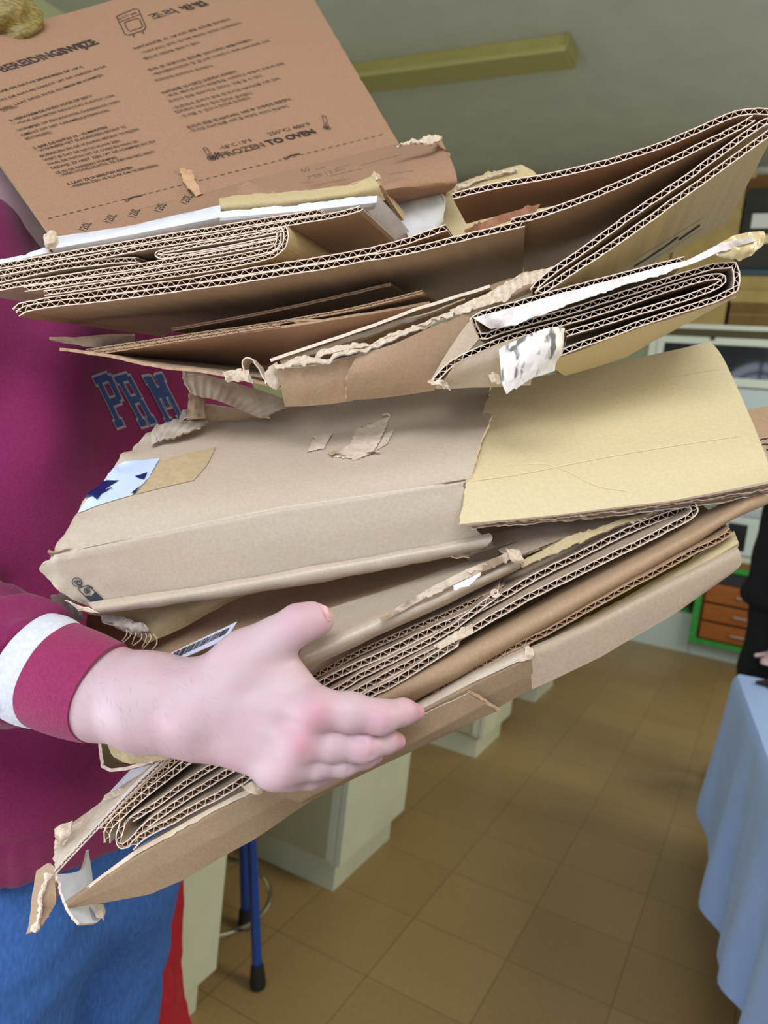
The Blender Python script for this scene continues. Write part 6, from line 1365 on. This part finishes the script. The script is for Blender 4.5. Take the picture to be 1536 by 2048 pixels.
    for s_, a in ((1, .05), (-1, .0)):
        def shoe(fl, s_=s_, a=a):
            fl.chain([body_pt(a - .07, s_ * .09, .05), body_pt(a + .06, s_ * .1, .045), body_pt(a + .17, s_ * .108, .036)], [.05, .048, .038], .03)
            sl, g = fl.block(np.array([-2, -2, -1]), np.array([2, 2, 1])); fl.D[sl] = np.maximum(fl.D[sl], (.002 - g[2]).astype(np.float32))
        q = body_pt(a, s_ * .1, 0); v_, f_ = garment(q - np.array([.25, .25, .03]), q + np.array([.3, .25, .15]), .008, shoe); obj('shoe', v_, f_, SHO, root, None, True)
person()

def second_person():
    root = thing('person', np.array([.42, 3.05, 0]), 'person dressed in black at the far end of the cloth covered table', 'person')
    B = lambda x, y, z: np.array([x, y, z])
    HANDP = W(1541, 1322, 2.70)
    hip = B(.30, 3.12, .93); sh = B(.42, 3.10, 1.36); fl_ = PZ(1452, 1545, .05); kn = W(1522, 1335, 2.86)
    def body(fl):
        fl.chain([hip, sh], [.12, .13], .05); fl.chain([sh + B(0, 0, .06), sh + B(.01, -.01, .22)], [.06, .055], .03)
        c = sh + B(.0, -.01, .30); fl.ell(c, (.078, .095, .115), .03)
        fl.cone(c + B(-.03, -.085, .0), c + B(-.035, -.105, -.03), .01, .012, .012)
        for s in (-1, 1): fl.ell(c + B(.08 * s, 0, -.01), (.01, .018, .03), .006)
        fl.chain([sh + B(-.17, 0, .02), B(.10, 2.97, 1.08), HANDP + B(.02, .06, .03)], [.05, .042, .028], .02); fl.chain([sh + B(.17, 0, .02), B(.66, 3.05, 1.08), B(.62, 2.9, .86)], [.05, .042, .03], .02)
        fl.chain([HANDP + B(.02, .06, .03), HANDP + B(.01, .0, .012)], [.028, .026], .01)
        for i in range(4):
            b = HANDP + B(-.02 + .018 * i, -.01, .006); fl.chain([b, b + B(-.005, -.04, .004), b + B(-.005, -.07, -.004)], [.0095, .009, .008], .003)
        fl.chain([HANDP + B(-.02, .03, .012), HANDP + B(-.05, .0, .008)], [.012, .009], .006)
        fl.chain([hip + B(-.08, 0, 0), kn, fl_ + B(0, 0, .05)], [.08, .055, .04], .03); fl.chain([hip + B(.09, 0, 0), B(.42, 3.1, .5), B(.42, 3.12, .09)], [.08, .055, .04], .03)
    v, f = garment((-.35, 2.5, -.02), (.9, 3.6, 2.0), .010, body); 
    o = obj('body', v, f, SKIN, root, None, True)
    BK = mat('black_cloth', (26, 26, 30), (20, 20, 24), 60, .9)
    def coat(fl):
        fl.chain([hip + B(0, 0, -.02), sh + B(0, 0, .02)], [.155, .16], .05)
        fl.chain([hip + B(-.06, -.02, .0), W(1505, 1186, 2.86)], [.11, .04], .05); fl.chain([W(1590, 1010, 2.9), W(1560, 1120, 2.88), W(1525, 1180, 2.86)], [.11, .09, .06], .05)
        fl.chain([sh + B(-.17, 0, .02), B(.10, 2.97, 1.08), HANDP + B(.05, .17, .09)], [.068, .056, .045], .03); fl.chain([sh + B(.17, 0, .02), B(.66, 3.05, 1.08), B(.62, 2.92, .9)], [.068, .056, .045], .03)
    v, f = garment((-.35, 2.5, .6), (.95, 3.6, 1.75), .010, coat, .004, 9); obj('jacket', v, f, BK, root, None, True)
    def trousers(fl):
        fl.chain([W(1580, 1130, 2.9), W(1560, 1220, 2.88), kn, fl_ + B(0, 0, .06)], [.12, .10, .075, .062], .04); fl.chain([hip + B(.09, 0, -.02), B(.42, 3.1, .5), B(.42, 3.12, .09)], [.10, .075, .06], .03)
    v, f = garment((-.4, 2.5, .02), (.8, 3.6, 1.1), .010, trousers, .003, 9); obj('trousers', v, f, BK, root, None, True)
    for q in (fl_, B(.42, 3.1, .05)):
        q = q * [1, 1, 0]
        def shoe(fl, q=q):
            fl.chain([q + B(0, .06, .045), q + B(-.01, -.12, .036)], [.046, .038], .03)
            sl, g = fl.block(np.array([-2, -2, -1]), np.array([4, 5, 1])); fl.D[sl] = np.maximum(fl.D[sl], (.002 - g[2]).astype(np.float32))
        v, f = garment(q - B(.2, .25, .03), q + B(.2, .25, .15), .009, shoe); obj('shoe', v, f, BK, root, None, True)
    c = sh + B(.0, -.01, .30)
    def hair(fl):
        fl.ell(c + B(.0, .025, .03), (.09, .10, .115), .02); fl.ell(c + B(0, -.085, -.05), (.08, .07, .09), .02, None, None, True)
    v, f = garment(c - .2, c + .2, .008, hair, .004, 30); obj('hair', v, f, mat('dark_brown_hair', (52, 40, 30), None, rough=.5), root, None, True)
second_person()

def red_cloth():
    rows = [[(290, 1700, 1.50), (330, 1700, 1.52), (366, 1705, 1.55)], [(290, 1800, 1.49), (330, 1800, 1.50), (364, 1800, 1.54)], [(285, 1900, 1.47), (325, 1900, 1.49), (362, 1900, 1.53)], [(275, 1980, 1.44), (325, 1980, 1.46), (365, 1990, 1.51)], [(260, 2060, 1.42), (325, 2060, 1.43), (378, 2060, 1.49)], [(240, 2160, 1.40), (325, 2160, 1.41), (390, 2160, 1.47)]]
    t = thing('red_jacket', W(325, 2160, 1.42), 'red cloth jacket hanging between the jeans and the pedestal cabinet', 'jacket')
    top = [[(300, 1480, 1.51), (330, 1478, 1.53), (360, 1480, 1.56)], [(292, 1600, 1.50), (330, 1600, 1.52), (365, 1600, 1.555)]]
    patch(t, top + rows, mat('red_fabric', (176, 22, 40), (160, 16, 34), 90, .8, .2, 300, sheen=.2), t=.008, nu=40, nv=80, csm=1, crumple=.012, cf=9, name='cloth')
red_cloth()
